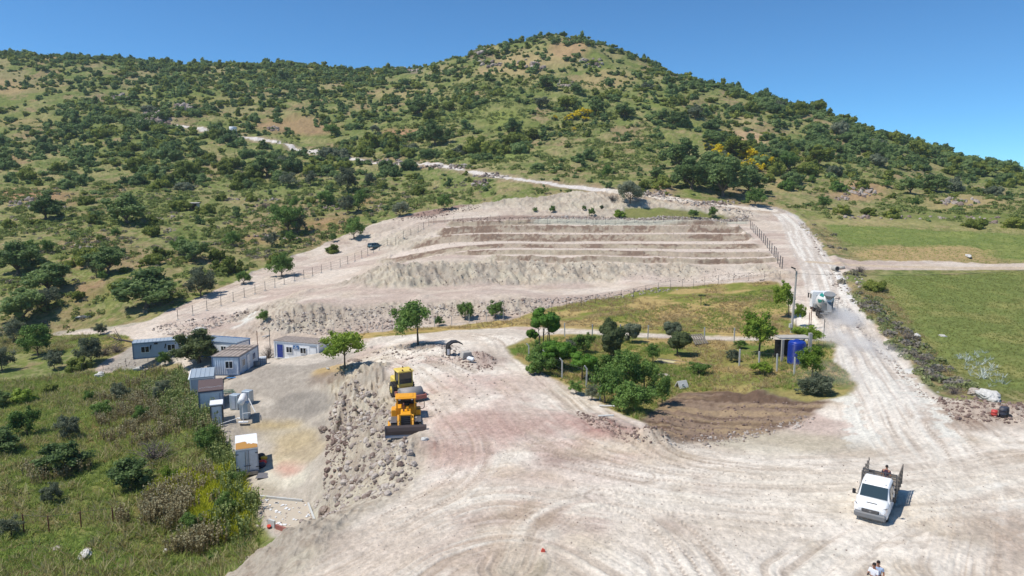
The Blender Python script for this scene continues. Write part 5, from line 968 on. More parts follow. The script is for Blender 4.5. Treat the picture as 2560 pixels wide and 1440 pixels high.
# utility pole and its wire
p = G(1978,832); r0 = tag(empty("utility_pole", p), "tall pale concrete utility pole with a street lamp beside the road", "utility pole")
m = MB(); m.cyl((0,0,-.3),(.25,0,8.2),.17,.11,n=10); m.build("pole", CONC, r0); m = MB(); m.cyl((.25,0,8.1),(-.15,-.1,8.6),.04); m.build("arm", STEEL, r0); m = MB(); m.box((-.25,-.1,8.65),(.6,.25,.16),b=.03,ry=.4); lh = m.build("lamp_head", DARK, r0); MB().box((-.25,-.1,8.55),(.4,.2,.03),ry=.4).build("lamp_glass", LAMP, lh)
m = MB(); m.box((-.2,-.15,1.0),(.35,.3,.5)); m.build("meter_box", WCONC, r0)
A = np.array([p[0]+.25, p[1], p[2]+7.9]); B = np.array([P(2700,655,GHF)[0][0], 128., 0]); B[2] = float(hz(B[0],B[1])[0])+4.5
m = MB(); pts = [tuple(A+(B-A)*t-np.array([0,0,1.6*4*t*(1-t)])) for t in np.linspace(0,1,24)]; m.path(pts, .022, 4); tag(m.build("overhead_wire", FENCE), "thin overhead wire running from the lamp pole across the road to the right", "wire")
# blue tank in its concrete frame
p = G(1990,908); r0 = tag(empty("water_tank", p, 0), "blue ribbed plastic water tank under a concrete slab beside the road", "water tank")
pr = [(0,1.2)]
for k in range(17): pr += [(.06+k*.155,1.32),(.13+k*.155,1.32),(.15+k*.155,1.26),(.2+k*.155,1.26)]
pr += [(2.75,1.3),(2.95,1.1),(3.05,.5)]; m = MB(); pr = [(h_, r_*.84) for h_, r_ in pr]; m.lathe((0,0,0),(0,0,1),pr,32); m.build("body", TANK, r0, True); m = MB(); m.lathe((0,0,3.0),(0,0,1),[(0,.4),(.12,.4),(.16,.3)],16); m.build("lid", TANK, r0); r0.scale = (.84,.84,.84)
p2 = G(2003,900); r0 = tag(empty("concrete_shelter", (p[0]+.25,p[1]+1.2,p[2])), "concrete pillars and slab behind the blue water tank", "shelter")
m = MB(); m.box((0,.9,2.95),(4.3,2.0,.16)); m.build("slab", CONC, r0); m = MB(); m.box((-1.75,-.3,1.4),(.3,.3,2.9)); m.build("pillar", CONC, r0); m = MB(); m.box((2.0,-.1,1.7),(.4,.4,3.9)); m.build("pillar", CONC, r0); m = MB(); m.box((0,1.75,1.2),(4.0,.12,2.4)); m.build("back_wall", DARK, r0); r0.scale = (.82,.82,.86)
# culvert, concrete pieces, junk
o = MB().lathe((0,0,.45),(.15,-1,.0),[(0,.5),(.02,.5),(1.2,.5),(1.22,.5),(1.22,.38),(.3,.38)],20).build("culvert_pipe", CONC, smooth=True); o.location = G(2083,676); tag(o, "dark mouth of a concrete culvert pipe by the road junction", "culvert pipe")
MB().lathe((.18,-1.18,.45),(.15,-1,0),[(0,.36),(.05,.36)],20).build("bore_shade", DARK, o)  # dark disc closing the mouth, standing for the shade inside the pipe
o = MB().lathe((0,0,.3),(1,-.3,.1),[(0,.3),(1.3,.3)],14).build("broken_pipe", CONC, smooth=True); o.location = G(2093,674); tag(o, "short broken pipe lying right of the culvert mouth", "pipe")
p = G(583,334); r0 = tag(empty("water_drum", p), "round white water drum beside the hill road", "water drum"); m = MB(); m.lathe((0,0,-.3),(0,0,1),[(0,2.0),(.3,2.0),(1.5,2.05),(2.0,2.0),(2.05,2.05),(3.9,2.0),(4.0,1.9)],24); m.build("body", WHITE, r0, True); m = MB(); m.lathe((0,0,3.7),(0,0,1),[(0,1.95),(.05,1.9)],24); m.build("lid", OFFW, r0); m = MB(); m.box((.5,-2.05,1.0),(.8,.12,1.3)); m.build("hatch", FENCE, r0)
p = G(486,522); r0 = tag(empty("stone_hut", p, .2), "small tumbledown stone hut with flat slab roof among bushes on the left meadow", "hut"); m = MB(); m.box((-1.1,0,.9),(.5,2.4,1.8),b=.08); m.box((1.2,.2,.8),(.6,2.2,1.6),b=.08); m.box((0,1.1,.9),(2.4,.4,1.8)); m.build("wall", WCONC, r0); m = MB(); m.box((0,0,1.95),(3.6,2.9,.25),rx=.06,b=.06); m.build("roof", CONC, r0); m = MB(); m.box((.1,-.2,.8),(1.6,.1,1.6)); m.build("doorway_shade", DARK, r0)  # dark panel fills the door opening in place of the shaded interior
p = G(210,794); r0 = tag(empty("fallen_slab", p, R(14)), "white boat-shaped slab lying in the grass left of the track", "slab"); m = MB(); m.prism([(-1.6,.05),(-1.2,.28),(1.1,.5),(1.5,.45),(1.4,.05)], -.5, .5, 'Y'); m.build("slab", WHITE_ROCK, r0); m = MB(); m.box((.1,0,.46),(1.4,.5,.1),ry=-.09); m.build("hollow_shade", FENCE, r0)  # dark panel on top stands for shade in the slab's hollow
o = MB().prism([(-.75,.0),(-.05,1.1),(.05,1.1),(.75,0),(.62,0),(0,.95),(-.62,0)], -.9, .9).build("a_frame_kennel", WCONC); o.scale = (.62,)*3; o.location = G(1704,968); o.rotation_euler = (0,0,R(25)); tag(o, "white tent-shaped kennel in the garden above the tilled soil", "kennel")
MB().box((-.2,-.56,.62),(.4,.03,.3),rx=-R(57)+R(90)).build("panel", OFFW, o)
p = G(1746,862); r0 = tag(empty("pallet_stack", p, .4), "grey wooden pallet leaning at the garden's lane side", "pallet")
for k in range(6): MB().box((-.9+k*.36,0,.75),(.2,1.8,.06),rx=.6).build("board", WOODG, r0)
m = MB(); [m.box((0,y,.7+y*.6),(2.1,.1,.1)) for y in (-.7,0,.7)]; m.build("runner", WOODG, r0)
pp = PX([(1640,903),(1775,916)], GHF); d_ = pp[1]-pp[0]; r0 = tag(empty("garden_bed", pp[0], math.atan2(d_[1],d_[0])), "long pale plank-edged bed in the middle of the garden", "garden bed"); L = float(np.hypot(d_[0],d_[1])); m = MB(); [m.box((L/2,y,.12),(L,.08,.2)) for y in (-.7,.7)]; m.box((L,0,.12),(.08,1.4,.2)); m.build("edging", WOODG, r0); m = MB(); m.box((L/2,0,.06),(L,1.35,.14)); m.build("soil", paint("pale_soil",(196,184,140),.95,.6,dcol=(140,136,90)), r0)
# black hood over the concrete trough
p = G(1135,888); r0 = tag(empty("black_chute", p, R(20)), "black curved plastic chute standing on the rubble near the leafy tree", "chute")
m = MB(); m.prism([(-.9,1.0),(-.75,1.45),(-.2,1.75),(.4,1.75),(.95,1.45),(1.0,1.3),(.4,1.6),(-.2,1.6),(-.6,1.35),(-.7,1.0)], -.55, .55, 'Y'); m.build("hood", BLACKP, r0); m = MB(); m.lathe((-.75,0,0),(0.05,0,1),[(0,.28),(1.1,.33)],12); m.build("leg", BLACKP, r0); m = MB(); m.box((-.78,-.34,.55),(.3,.05,.7)); m.build("label_panel", WHITE, r0)
p = G(1165,893); o = MB().box((0,0,.35),(1.3,.9,.7),b=.05,taper=(.8,.8)).build("concrete_block", CONC); o.location = p; o.rotation_euler = (0.1,0,.5); tag(o, "pale concrete block between the black chute and the soil heap", "block")
o = MB().box((0,0,.25),(.8,.5,.35),b=.08).build("white_block", WHITE); o.location = G(1166,898)+np.array([.5,-.7,0]); o.rotation_euler = (.3,.2,-.3); tag(o, "small white slab leaning before the pale concrete block", "slab")
o = MB().box((0,0,.16),(.35,.22,.3),taper=(.4,.6)).box((.14,.0,.1),(.12,.2,.2)).build("red_marker", paint("marker_red",(206,84,66),.6)); o.scale = (.6,)*3; o.location = G(1357,1380); tag(o, "small red marker flag lying on the pale ground at lower centre", "marker")
# big single stones
def boulder(u, v, s, sq, mat, label, seed, name="boulder", dz=.15):
    V, Q = cubesphere(9); V = V*bumps(V, .45, 1.1, seed)[:,None]*bumps(V, .12, 4, seed+1)[:,None]*np.array(sq)*s; V[:,2] += s*sq[2]*dz; o = mobj(name, qmesh(name, V, Q, None, False, [mat]), None, G(u, v), seed*.7); return tag(o, label, "rock", "single stones")
boulder(2466,995,1.0,(1.5,1,.75),WHITE_ROCK,"large pale boulder, bigger of the pair at the right meadow's corner",11); boulder(2437,988,.62,(1,.9,.8),ROCKM,"smaller brown-pink boulder touching the large pale boulder",12)
boulder(250,940,.75,(1.1,.9,.7),WHITE_ROCK,"white rounded rock at the weed edge, left of the two below the long grey cabin",13); boulder(346,925,.62,(1.1,1,.8),WHITE_ROCK,"white block-like rock directly below the long grey cabin",14); boulder(368,925,.5,(1,1,.4),ROCKM,"flat grey stone right of the white block-like rock",15)
boulder(214,1392,.5,(1.1,.8,.8),WHITE_ROCK,"larger white rock in the grass at the lower left corner",16); boulder(218,1378,.34,(1.2,.8,.6),ROCKM,"grey stone just behind the larger white rock",17); boulder(415,1382,.28,(.8,.8,1),WHITE_ROCK,"small white stone below the thistles",18); boulder(140,1372,.34,(1.2,.8,.5),ROCKM,"grey stone hidden in grass, lower left",19)
boulder(2293,842,.5,(1.1,.8,.7),WHITE_ROCK,"pale rock among dry brush at the right roadside",20); boulder(2355,840,.4,(1.3,.8,.5),WHITE_ROCK,"pale stone in the green field near the dry brush",21); boulder(1040,1053,.42,(1.1,.9,.7),WHITE_ROCK,"pale stone on the ground right of the dozer",22); boulder(1060,1100,.3,(1.1,.9,.7),WHITE_ROCK,"small pale stone near the dozer blade's right end",23)
boulder(2420,640,.9,(3,.5,.35),WHITE_ROCK,"row-like white rock streak in the right green meadow",24); boulder(815,1285,.7,(1,.8,.8),ROCKD,"brown boulder at the ruined slab's right corner",25); boulder(1660,940,.0+.5,(1.2,.8,.4),ROCKM,"pinkish flat stone between garden shrubs",26); boulder(885,905,.7,(1.4,.8,.5),ROCKD,"grey mound of stone in the tree shade",27)
boulder(498,828,.9,(1.3,.9,.6),WHITE_ROCK,"pale boulder on the stony bank above the cabins",28); boulder(1905,700,.4,(1,1,.5),ROCKM,"small stone by the field's upper right corner",29); boulder(808,1078,.55,(1,.8,.9),ROCKD,"brown boulder at the left foot of the rubble bank",30)
# barrels/people-like bits at the far right: two dark drums and a red can
for i, (u, v, r, h, c, lb) in enumerate([(2485,1040,.22,.55,(190,60,52),"red can on the dirt below the large pale boulder"),(2506,1042,.26,.85,(46,50,64),"taller dark drum right of the red can"),(2513,1040,.24,.8,(40,42,50),"dark drum furthest right beside the taller drum")]):
    o = MB().lathe((0,0,-.05),(0,0,1),[(0,r),(h*.32,r),(h*.35,r*1.08),(h*.38,r),(h*.7,r),(h*.73,r*1.08),(h*.76,r),(h,r*.95)],16).build("drum", paint("drum_paint",c,.5,.3), smooth=True); o.location = G(u, v); tag(o, lb, "drum", "drums on the dirt")
# ------------------------------------------------------------------ trees of the yard and the garden (u, v foot; u, v span of crown)
def gtree(u, v, u0, u1, v0, sort, k, leaf, label, name="garden_tree", cat="tree", lift=None, stems=1, seed=0, group="trees and shrubs of the garden", thin=1, zk=1.0):
    p = G(u, v); sc = F/depth_of(p); r = (u1-u0)/2/sc; top = (v-v0)/sc/.97; kk = {'oak':6,'bush':6,'open':5,'pine':3,'puff':3}[sort]; k %= kk
    V = PROTO[sort, k][0]; hgt = V[:,2].max(); zs = r if lift is None else max((top-lift)/hgt, .2); lift_ = max(top-hgt*zs, 0) if lift is None else lift
    r0 = tag(empty(name, p, seed*1.7), label, cat, group)
    cm = crown_mesh(sort, k, leaf)
    if lift_ > .1 or stems > 1:
        parts = []
        for j in range(stems):
            a = j*2.4+seed; sx, sy = (math.cos(a)*.25*stems*.5, math.sin(a)*.25*stems*.5) if stems > 1 else (0,0); Vt, Qt = trunkmesh(5000+seed*9+j, lift_+hgt*zs*.35, max(.05, r*.05)*(.6 if stems > 1 else 1)*thin, r*.75, 5 if stems == 1 else 2); parts.append((Vt+np.array([sx,sy,0]), Qt))
        V2, Q2 = joinq(parts); mobj("trunk", qmesh("trunk", V2, Q2, None, True, [BARK]), r0)
    off = ((u0+u1)/2-u)/sc; o = mobj("crown", cm, r0, (0,0,lift_*.98), 0, (r*1.05, r*1.05, zs)); c_, s_ = math.cos(-seed*1.7), math.sin(-seed*1.7); o.location = (off*c_, off*s_, lift_*.98); return r0
T = "leafy broad tree"
gtree(1045,862,978,1078,746,'open',0,'young',"tall leafy bright green tree on the rubble above the machines",name="leafy_tree",lift=1.3,seed=1,group="trees beside the yard")
gtree(862,922,805,908,824,'open',2,'bright',"thin yellow-green tree casting a dark shadow right of the blue-doored cabin",name="leafy_tree",lift=1.4,seed=2,group="trees beside the yard",thin=.8)
gtree(1362,878,1316,1398,768,'puff',0,'round',"umbrella-shaped bright green tree on bare stems beside the lane",lift=2.2,stems=5,seed=3)
gtree(1350,868,1316,1345,822,'puff',1,'round',"small clipped side crown left of the umbrella-shaped tree",lift=1.0,seed=4)
gtree(1392,925,1345,1425,850,'puff',1,'round',"round glossy tree below the umbrella-shaped tree",lift=1.1,seed=5)
gtree(1425,918,1402,1445,862,'puff',2,'round',"small glossy tree between the two larger glossy trees",lift=.8,seed=6)
gtree(1455,950,1420,1490,878,'puff',0,'round',"lowest bright glossy tree nearest the bent concrete posts",lift=1.0,seed=7)
gtree(1355,915,1318,1372,850,'open',1,'young',"dull green bush at the garden's left corner",lift=.3,seed=8)
gtree(1534,896,1497,1570,815,'pine',0,'pine',"lower of the two dark rounded pines stacked behind each other",lift=.3,seed=9)
gtree(1525,855,1500,1548,794,'pine',1,'pine',"upper dark rounded pine by the lane",lift=.3,seed=10)
gtree(1580,858,1557,1602,806,'pine',2,'silver',"rounded grey-green shrub right of the pair of pines",lift=.1,seed=11)
gtree(1693,888,1660,1730,822,'pine',1,'pine',"wide dark rounded pine left of the pallet",lift=.5,seed=12)
gtree(1682,850,1655,1705,804,'pine',2,'silver',"grey-green shrub behind the wide dark pine",lift=.2,seed=13)
gtree(1465,882,1438,1490,830,'open',3,'young',"loose green shrub in the upper garden left of the pines",lift=.5,seed=14)
gtree(1632,908,1612,1650,858,'open',4,'young',"thin small tree at the end of the plank-edged bed",lift=.6,seed=15)
gtree(1560,985,1522,1615,872,'open',4,'young',"largest green locust tree in the middle of the garden",lift=1.0,seed=16)
gtree(1512,1008,1480,1560,905,'open',2,'young',"tall green tree at the garden's lower left",lift=.6,seed=17)
gtree(1585,1030,1540,1635,950,'open',0,'young',"bushy green tree nearest the tilled soil corner",lift=.5,seed=18)
gtree(1655,1012,1630,1680,930,'open',1,'young',"dark narrow tree at the edge of the tilled soil",lift=.5,seed=19)
gtree(1420,890,1400,1440,846,'open',2,'silver',"small silvery shrub beneath the umbrella-shaped tree",lift=.1,seed=20)
gtree(1897,890,1848,1945,776,'open',1,'bright',"tall fig tree left of the blue tank",lift=1.6,seed=21)
gtree(1972,792,1930,1985,700,'open',3,'bright',"slender fig tree left of the utility pole",lift=1.6,seed=22,thin=.8)
gtree(1990,818,1982,2014,758,'open',4,'bright',"small leaning fig tree right of the utility pole",lift=1.2,seed=23,thin=.7)
gtree(2028,955,1990,2062,862,'open',0,'bright',"fig tree overhanging the blue tank's right side",lift=1.0,seed=24)
gtree(2008,872,1978,2052,815,'open',2,'bright',"low fig branches on top of the concrete slab above the tank",lift=1.2,seed=25)
gtree(2055,985,2010,2085,930,'open',3,'silver',"dusty grey-green bush at the roadside below the blue tank",lift=.1,seed=26)
gtree(1752,764,1742,1764,736,'puff',1,'pine',"tiny umbrella-topped tree alone in the dry grass field",lift=1.5,seed=27)
gtree(2025,985,1990,2060,945,'open',1,'silver',"grey dusty bush left of the roadside bush below the tank",lift=.1,seed=29)
gtree(1830,905,1815,1850,872,'open',4,'silver',"short dull shrub left of the tall fig tree",lift=.1,seed=28)
for i, (u, v, u0, u1, v0, so, lf_, lb) in enumerate([(1350,935,1318,1385,880,'open','young',"low leafy shrub at the garden's far left, above the bent posts"),(1405,900,1380,1432,858,'puff','round',"glossy crown directly below the umbrella-shaped tree"),
  (1610,975,1575,1648,895,'open','young',"right-hand lobe of locust growth in the garden"),(1535,938,1498,1575,885,'open','young',"upper left locust growth in front of the dark pines"),(1560,1030,1525,1600,960,'open','young',"locust growth lowest in the garden, above green grass"),
  (1500,960,1478,1530,915,'open','young',"leafy shrub right of the lowest glossy tree"),(1480,1000,1462,1500,960,'open','silver',"pale shrub outside the last bent concrete post"),(1440,872,1420,1462,842,'open','young',"little shrub on the lane side of the garden"),
  (1385,925,1362,1412,885,'bush','young',"dense dark shrub between the glossy trees' trunks"),(1335,935,1312,1360,900,'bush','young',"dense shrub at the far left point of the garden"),(1480,935,1455,1505,892,'bush','young',"dense shrub between the lowest glossy tree and the pines"),(1440,985,1420,1462,950,'open','young',"shrub filling the fence corner by the last bent post"),(1745,935,1720,1775,905,'open','young',"low weed clump in the middle right of the garden"),(1900,935,1870,1930,905,'open','bright',"low yellow-green clump before the short white-post fence"),(1850,872,1835,1868,850,'open','young',"small clump at the lane left of the tall fig tree")]):
    gtree(u,v,u0,u1,v0,so,i,lf_,lb,lift=.25,seed=40+i,name="garden_shrub",cat="shrub")
# dead brush
def brush(u, v, s, h, label, i, name="dead_bush", group="dead grey bushes"):
    p = G(u, v); o = mobj(name, TWIGM[i%3], None, p, i*1.3, (s, s, h)); tag(o, label, "dead bush", group)
brush(388,1150,2.8,2.4,"big leafless grey bush among the thistles",0); brush(262,888,2.3,1.6,"left heap of dead branches by the long grey cabin",1); brush(292,880,2.2,1.5,"right heap of dead branches by the long grey cabin",2)
brush(672,895,1.3,2.2,"bare thin tree skeleton left of the blue-doored cabin",1); brush(664,508+12,3.,2.4,"grey leafless bush in the middle of the left meadow",0); brush(1530,500,3.0,2.0,"grey brush left of the big roadside tree on the mound",2)
brush(2150,680,2.,1.3,"grey brush beside the side road junction",1); brush(2300,905,1.5,1.,"grey-brown brush by the right roadside rock",2); brush(2330,950,1.4,.9,"brown brush lower down the right roadside",0); brush(2385,985,1.3,.9,"grey brush just left of the brown-pink boulder",1); brush(2270,850,1.6,1.1,"grey brush right of the road halfway along the verge",2)
p = G(335,860); o = mobj("fallen_tree", qmesh("fallen_tree", *trunkmesh(77, 3.2, .16, 3, 7), None, True, [TWIG]), None, p+np.array([0,0,.3]), .8); o.rotation_euler = (R(70),0,R(-50)); tag(o, "pale fallen dead tree trunk behind the long grey cabin", "dead tree")

# ------------------------------------------------------------------ bulldozer (its front looks along -Y)
r0 = tag(empty("bulldozer", G(1011,1092)+np.array([0,.9,0]), R(8)), "yellow bulldozer facing the camera with a wide dark blade lowered", "bulldozer"); r0.scale = (.96,.86,.86)
for s in (-1, 1):
    m = MB(); prof = [(0.2,.05),(3.3,.05),(3.75,.3),(3.75,.75),(3.4,1.0),(.3,.95),(-.1,.7),(-.15,.35)]; m.prism(prof, s*1.05-.24, s*1.05+.24); tr = m.build("track", DARK, r0)
    m = MB()
    for k in range(12): m.box((s*1.05, .25+k*.28, 1.02), (.52,.2,.05)); m.box((s*1.05, .25+k*.28, .03), (.52,.2,.06))
    for k in range(3): m.box((s*1.05, -.17-.0*k, .2+k*.25), (.52,.06,.17))
    m.build("track_shoe", STEEL, tr); m = MB(); m.box((s*(1.05+.26), 1.8, .5), (.06,2.6,.35)); [m.cyl((s*1.28,.4+k*.6,.35),(s*1.36,.4+k*.6,.35),.17,n=12) for k in range(6)]; m.build("roller_frame", YEL, tr)
m = MB(); m.box((0,.95,1.35), (1.0,2.0,.95), b=.06, taper=(.9,1)); m.build("hood", YEL, r0, bev=.02)
m = MB(); m.box((0,-.07,1.25), (.82,.05,.95)); g_ = m.build("radiator_grille", DARK, r0); m = MB(); [m.box((0,-.11,.85+k*.2),(.8,.03,.03)) for k in range(5)]; m.build("grille_bar", STEEL, g_)
m = MB(); [m.box((x,-.06,1.25),(.1,.2,1.15)) for x in (-.47,.47)]; m.box((0,-.06,1.84),(1.04,.2,.1)); m.build("radiator_frame", YEL, r0)
m = MB(); m.cyl((-.18,1.1,1.8),(-.18,1.1,2.5),.07,n=10); m.cyl((-.18,1.1,2.5),(-.18,1.2,2.62),.07,n=10); m.build("exhaust_pipe", RUST, r0); m = MB(); m.cyl((.15,1.4,1.8),(.15,1.4,2.15),.11,n=10); m.build("air_intake", YEL, r0)
m = MB(); m.box((0,2.9,1.45),(1.9,1.7,.9),b=.05); m.build("deck", YEL, r0); m = MB(); m.box((-1.05,2.6,1.35),(.5,1.2,.75),b=.06); m.build("side_tank", YEL, r0); m = MB(); m.box((1.05,2.6,1.35),(.5,1.2,.6),b=.06); m.build("side_tank", YEL, r0)
m = MB(); [m.box((x,y,2.3),(.12,.12,1.15)) for x in (-.78,.78) for y in (1.95,3.3)]; m.build("canopy_post", YEL, r0); m = MB(); m.box((0,2.6,2.9),(1.85,1.75,.14),b=.05); m.box((0,2.6,2.99),(1.3,1.3,.08),b=.03); m.build("canopy_roof", YEL, r0)
MB().box((0,3.25,2.35),(1.45,.05,1.0)).build("rear_screen", DARK, r0); MB().box((0,2.05,2.7),(1.45,.04,.2)).build("front_visor", DARK, r0); m = MB(); m.box((0,3.0,2.0),(.6,.55,.25),b=.05); m.box((0,3.25,2.4),(.6,.15,.6),b=.05); m.build("seat", DARK, r0)
m = MB(); m.path([(.9,2.0,1.7),(1.5,2.0,1.75),(1.62,2.0,1.9),(1.62,2.0,2.5),(1.5,2.0,2.6),(.95,2.0,2.6)], .035, 6); m.build("door_frame", DARK, r0)
for s in (-1, 1):
    m = MB(); m.box((s*1.5,.62,.45),(.16,3.0,.28)); m.build("push_arm", YEL, r0); m = MB(); m.cyl((s*.62,-.1,1.5),(s*.62,-.85,.7),.07,n=8); m.cyl((s*.62,.2,1.75),(s*.62,-.3,1.3),.1,n=8); m.build("lift_cylinder", YEL, r0); m = MB(); m.box((s*.55,1.9,2.78),(.18,.1,.14)); m.build("headlight", LAMP, r0)
m = MB(); pf = [(-1.02,-.02),(-1.16,.3),(-1.2,.62),(-1.14,.95),(-1.02,1.15),(-.96,1.12),(-1.06,.93),(-1.1,.62),(-1.06,.3),(-.9,.0)]; m.prism(pf, -1.72, 1.72); bl = m.build("blade", paint("blade_steel",(84,74,72),.6,.4,.2,dcol=(120,104,96)), r0); m = MB(); m.box((0,-1.13,.16),(3.46,.05,.4),rx=-.35); m.build("cutting_edge", paint("lit_edge_steel",(150,150,152),.35,.3,.5), bl); [MB().box((x,-1.05,.55),(.05,.35,1.1)).build("end_plate", STEEL, bl) for x in (-1.74,1.74)]  # cutting edge coloured paler than the blade: light on the curve put into colour
# ------------------------------------------------------------------ road roller
r0 = tag(empty("road_roller", G(1003,1000)+np.array([0,1.2,0]), R(27)), "pale yellow road roller with a grey drum parked behind the bulldozer", "road roller")
for s in (-1, 1):
    m = MB(); m.lathe((s*.62,.3,.72),(s,0,0),[(0,.5),(.04,.68),(.12,.74),(.36,.74),(.44,.68),(.46,.35)],22); w_ = m.build("wheel", DARK, r0, True); m = MB(); m.lathe((s*1.06,.3,.72),(s,0,0),[(0,.34),(.05,.32),(.06,.1),(.12,.1)],16); m.build("rim", YEL2, w_); m = MB(); [m.box((s*.86,.3+.745*math.cos(a),.72+.745*math.sin(a)),(.4,.07,.05),rx=a-math.pi/2) for a in np.linspace(0,6.1,20)]; m.build("tread", DARK, w_)
m = MB(); m.box((0,1.1,1.25),(1.3,1.9,.85),b=.1); m.build("engine_hood", YEL2, r0); m = MB(); m.box((0,-.25,1.0),(1.25,1.2,.4),b=.05); m.build("platform", YEL2, r0)
m = MB(); [m.box((x,y,1.9),(.08,.08,1.45)) for x in (-.66,.66) for y in (-.85,.35)]; m.box((0,-.85,1.35),(1.3,.06,.25)); m.build("cab_frame", YEL2, r0); m = MB(); m.box((0,-.25,1.95),(1.28,1.16,1.2)); m.build("cab_glass", GLASS, r0)
m = MB(); m.box((0,-.25,2.66),(1.6,1.5,.2),b=.08); m.build("cab_roof", YEL2, r0); [MB().cyl((x,y,2.76),(x,y,2.88),.07,n=10).build("beacon", RUST, r0) for x, y in ((-.3,-.9),(.45,-.9),(.1,.3))]
m = MB(); m.lathe((-1.05,-2.3,.74),(1,0,.0),[(0,.6),(0.02,.74),(2.08,.74),(2.1,.6)],28); m.build("drum", paint("drum_steel",(150,146,142),.6,.4,.2), r0, True)
m = MB(); m.box((0,-3.15,.72),(2.5,.2,.36)); m.box((-1.2,-2.3,.75),(.12,1.6,.34)); m.box((1.2,-2.3,.75),(.12,1.6,.34)); m.box((0,-1.4,.78),(2.5,.22,.4)); m.box((0,-1.0,.8),(.6,.7,.4)); m.build("drum_frame", REDF, r0)
m = MB(); m.box((-.75,-1.3,1.1),(.25,.3,.3)); m.build("lamp_box", DARK, r0)
# ------------------------------------------------------------------ vehicles
def wheel(parent, x, y, z, r, w, s, rim=STEEL):
    m = MB(); m.lathe((x-s*w/2,y,z),(s,0,0),[(0,r*.6),(.02,r*.92),(.05,r),(w-.05,r),(w-.02,r*.92),(w,r*.6)],22); o = m.build("wheel", DARK, parent, True); m = MB(); m.lathe((x+s*(w/2-.04),y,z),(s,0,0),[(0,r*.62),(.03,r*.58),(.035,r*.2),(.06,r*.15)],16); m.build("rim", rim, o)
r0 = tag(empty("dropside_van", G(2178,1311)+np.array([0,.2,0]), R(-36)), "white dropside van with high rack sides on pale ground, a person in its bed", "van"); r0.scale = (.85,.8,.82)
# cab loft: sections (y, half width bottom, half width top, z bottom, z belt, z roof)
def sec(y, wb, wt, zb, zt, zm=None):
    zm = zm or (zb+zt)/2; return [(-wb*.97,y,zb),(-wb,y,zb+.12),(-wb,y,zm),(-wt,y,zt-.1),(-wt*.9,y,zt),(wt*.9,y,zt),(wt,y,zt-.1),(wb,y,zm),(wb,y,zb+.12),(wb*.97,y,zb)]
m = MB(); m.loft([sec(.0,.80,.72,.42,.95,.7), sec(.12,.92,.84,.36,1.08,.8), sec(.45,.98,.9,.34,1.22,.95), sec(.95,.99,.92,.34,1.36,1.05), sec(1.0,.99,.9,.34,1.38,1.1)]); m.build("hood", WHITE, r0, True)
m = MB(); m.loft([sec(1.0,.99,.86,.34,1.38,1.25), sec(1.45,.99,.82,.34,1.95,1.3), sec(1.62,.99,.82,.34,2.12,1.3), sec(1.9,.99,.83,.34,2.19,1.3), sec(3.2,.99,.83,.34,2.2,1.3), sec(3.35,.99,.82,.34,2.12,1.3)]); m.build("cab", WHITE, r0, False, bev=.03)
m = MB(); m._a([(-.8,1.02,1.4),(.8,1.02,1.4),(.76,1.56,2.05),(-.76,1.56,2.05),(-.8,.975,1.42),(.8,.975,1.42),(.76,1.5,2.07),(-.76,1.5,2.07)], [(4,5,6,7),(0,1,5,4),(1,2,6,5),(2,3,7,6),(3,0,4,7),(3,2,1,0)]); m.build("windscreen", SCREEN, r0)
for s in (-1, 1):
    m = MB(); V = [(s*1.0,1.25,1.35),(s*1.0,2.2,1.35),(s*.85,2.2,2.0),(s*.85,1.62,2.0)]; m._a(V+[(x+s*.012,y,z) for x,y,z in V], [(0,1,2,3),(4,5,6,7),(0,1,5,4),(1,2,6,5),(2,3,7,6),(3,0,4,7)]); m.build("side_window", GLASS, r0)
    m = MB(); V = [(s*1.0,2.3,1.35),(s*1.0,3.1,1.35),(s*.85,3.1,2.0),(s*.85,2.3,2.0)]; m._a(V+[(x+s*.012,y,z) for x,y,z in V], [(0,1,2,3),(4,5,6,7),(0,1,5,4),(1,2,6,5),(2,3,7,6),(3,0,4,7)]); m.build("side_window", GLASS, r0)
    m = MB(); m.box((s*1.18,1.2,1.5),(.2,.12,.34),b=.03); m.cyl((s*.95,1.2,1.35),(s*1.15,1.2,1.4),.025,n=6); m.build("mirror", DARK, r0)
    m = MB(); m._a([(s*.55,-.05,.74),(s*.93,.0,.74),(s*.99,.34,1.16),(s*.72,.1,1.1),(s*.62,.06,.72),(s*.86,.16,.74),(s*.86,.36,1.1),(s*.76,.24,1.04)], [(0,1,2,3),(4,5,6,7),(0,1,5,4),(1,2,6,5),(2,3,7,6),(3,0,4,7)]); m.build("headlight", STEEL, r0)
    wheel(r0, s*.88, .85, .34, .34, .22, s); wheel(r0, s*.86, 4.3, .34, .34, .3, s)
    m = MB(); m.box((s*1.0,1.72,.85),(.02,.02,.9)); m.box((s*1.0,2.25,1.2),(.02,.02,1.7)); m.build("door_seam", GREYP, r0)
m = MB(); m.box((0,-.03,.5),(1.86,.28,.4),b=.08); m.build("bumper", paint("bumper_plastic",(112,114,116),.6,.4), r0); m = MB(); m.box((0,-.03,.82),(1.02,.06,.2),b=.02); gr = m.build("grille", DARK, r0); m = MB(); [m.box((0,-.07,z),(.96,.02,.025)) for z in (.78,.86)]; m.cyl((0,-.06,.82),(0,-.09,.82),.07,n=14); m.build("grille_bar", STEEL, gr)
m = MB(); m.box((0,-.12,.5),(.54,.02,.12)); pl = m.build("number_plate", WHITE, r0); m = MB(); [m.box((-.2+k*.06,-.134,.5),(.035,.004,.07)) for k in (0,1,2.4,3.4,4.4,5.8,6.8)]; m.build("plate_figures", DARK, pl)
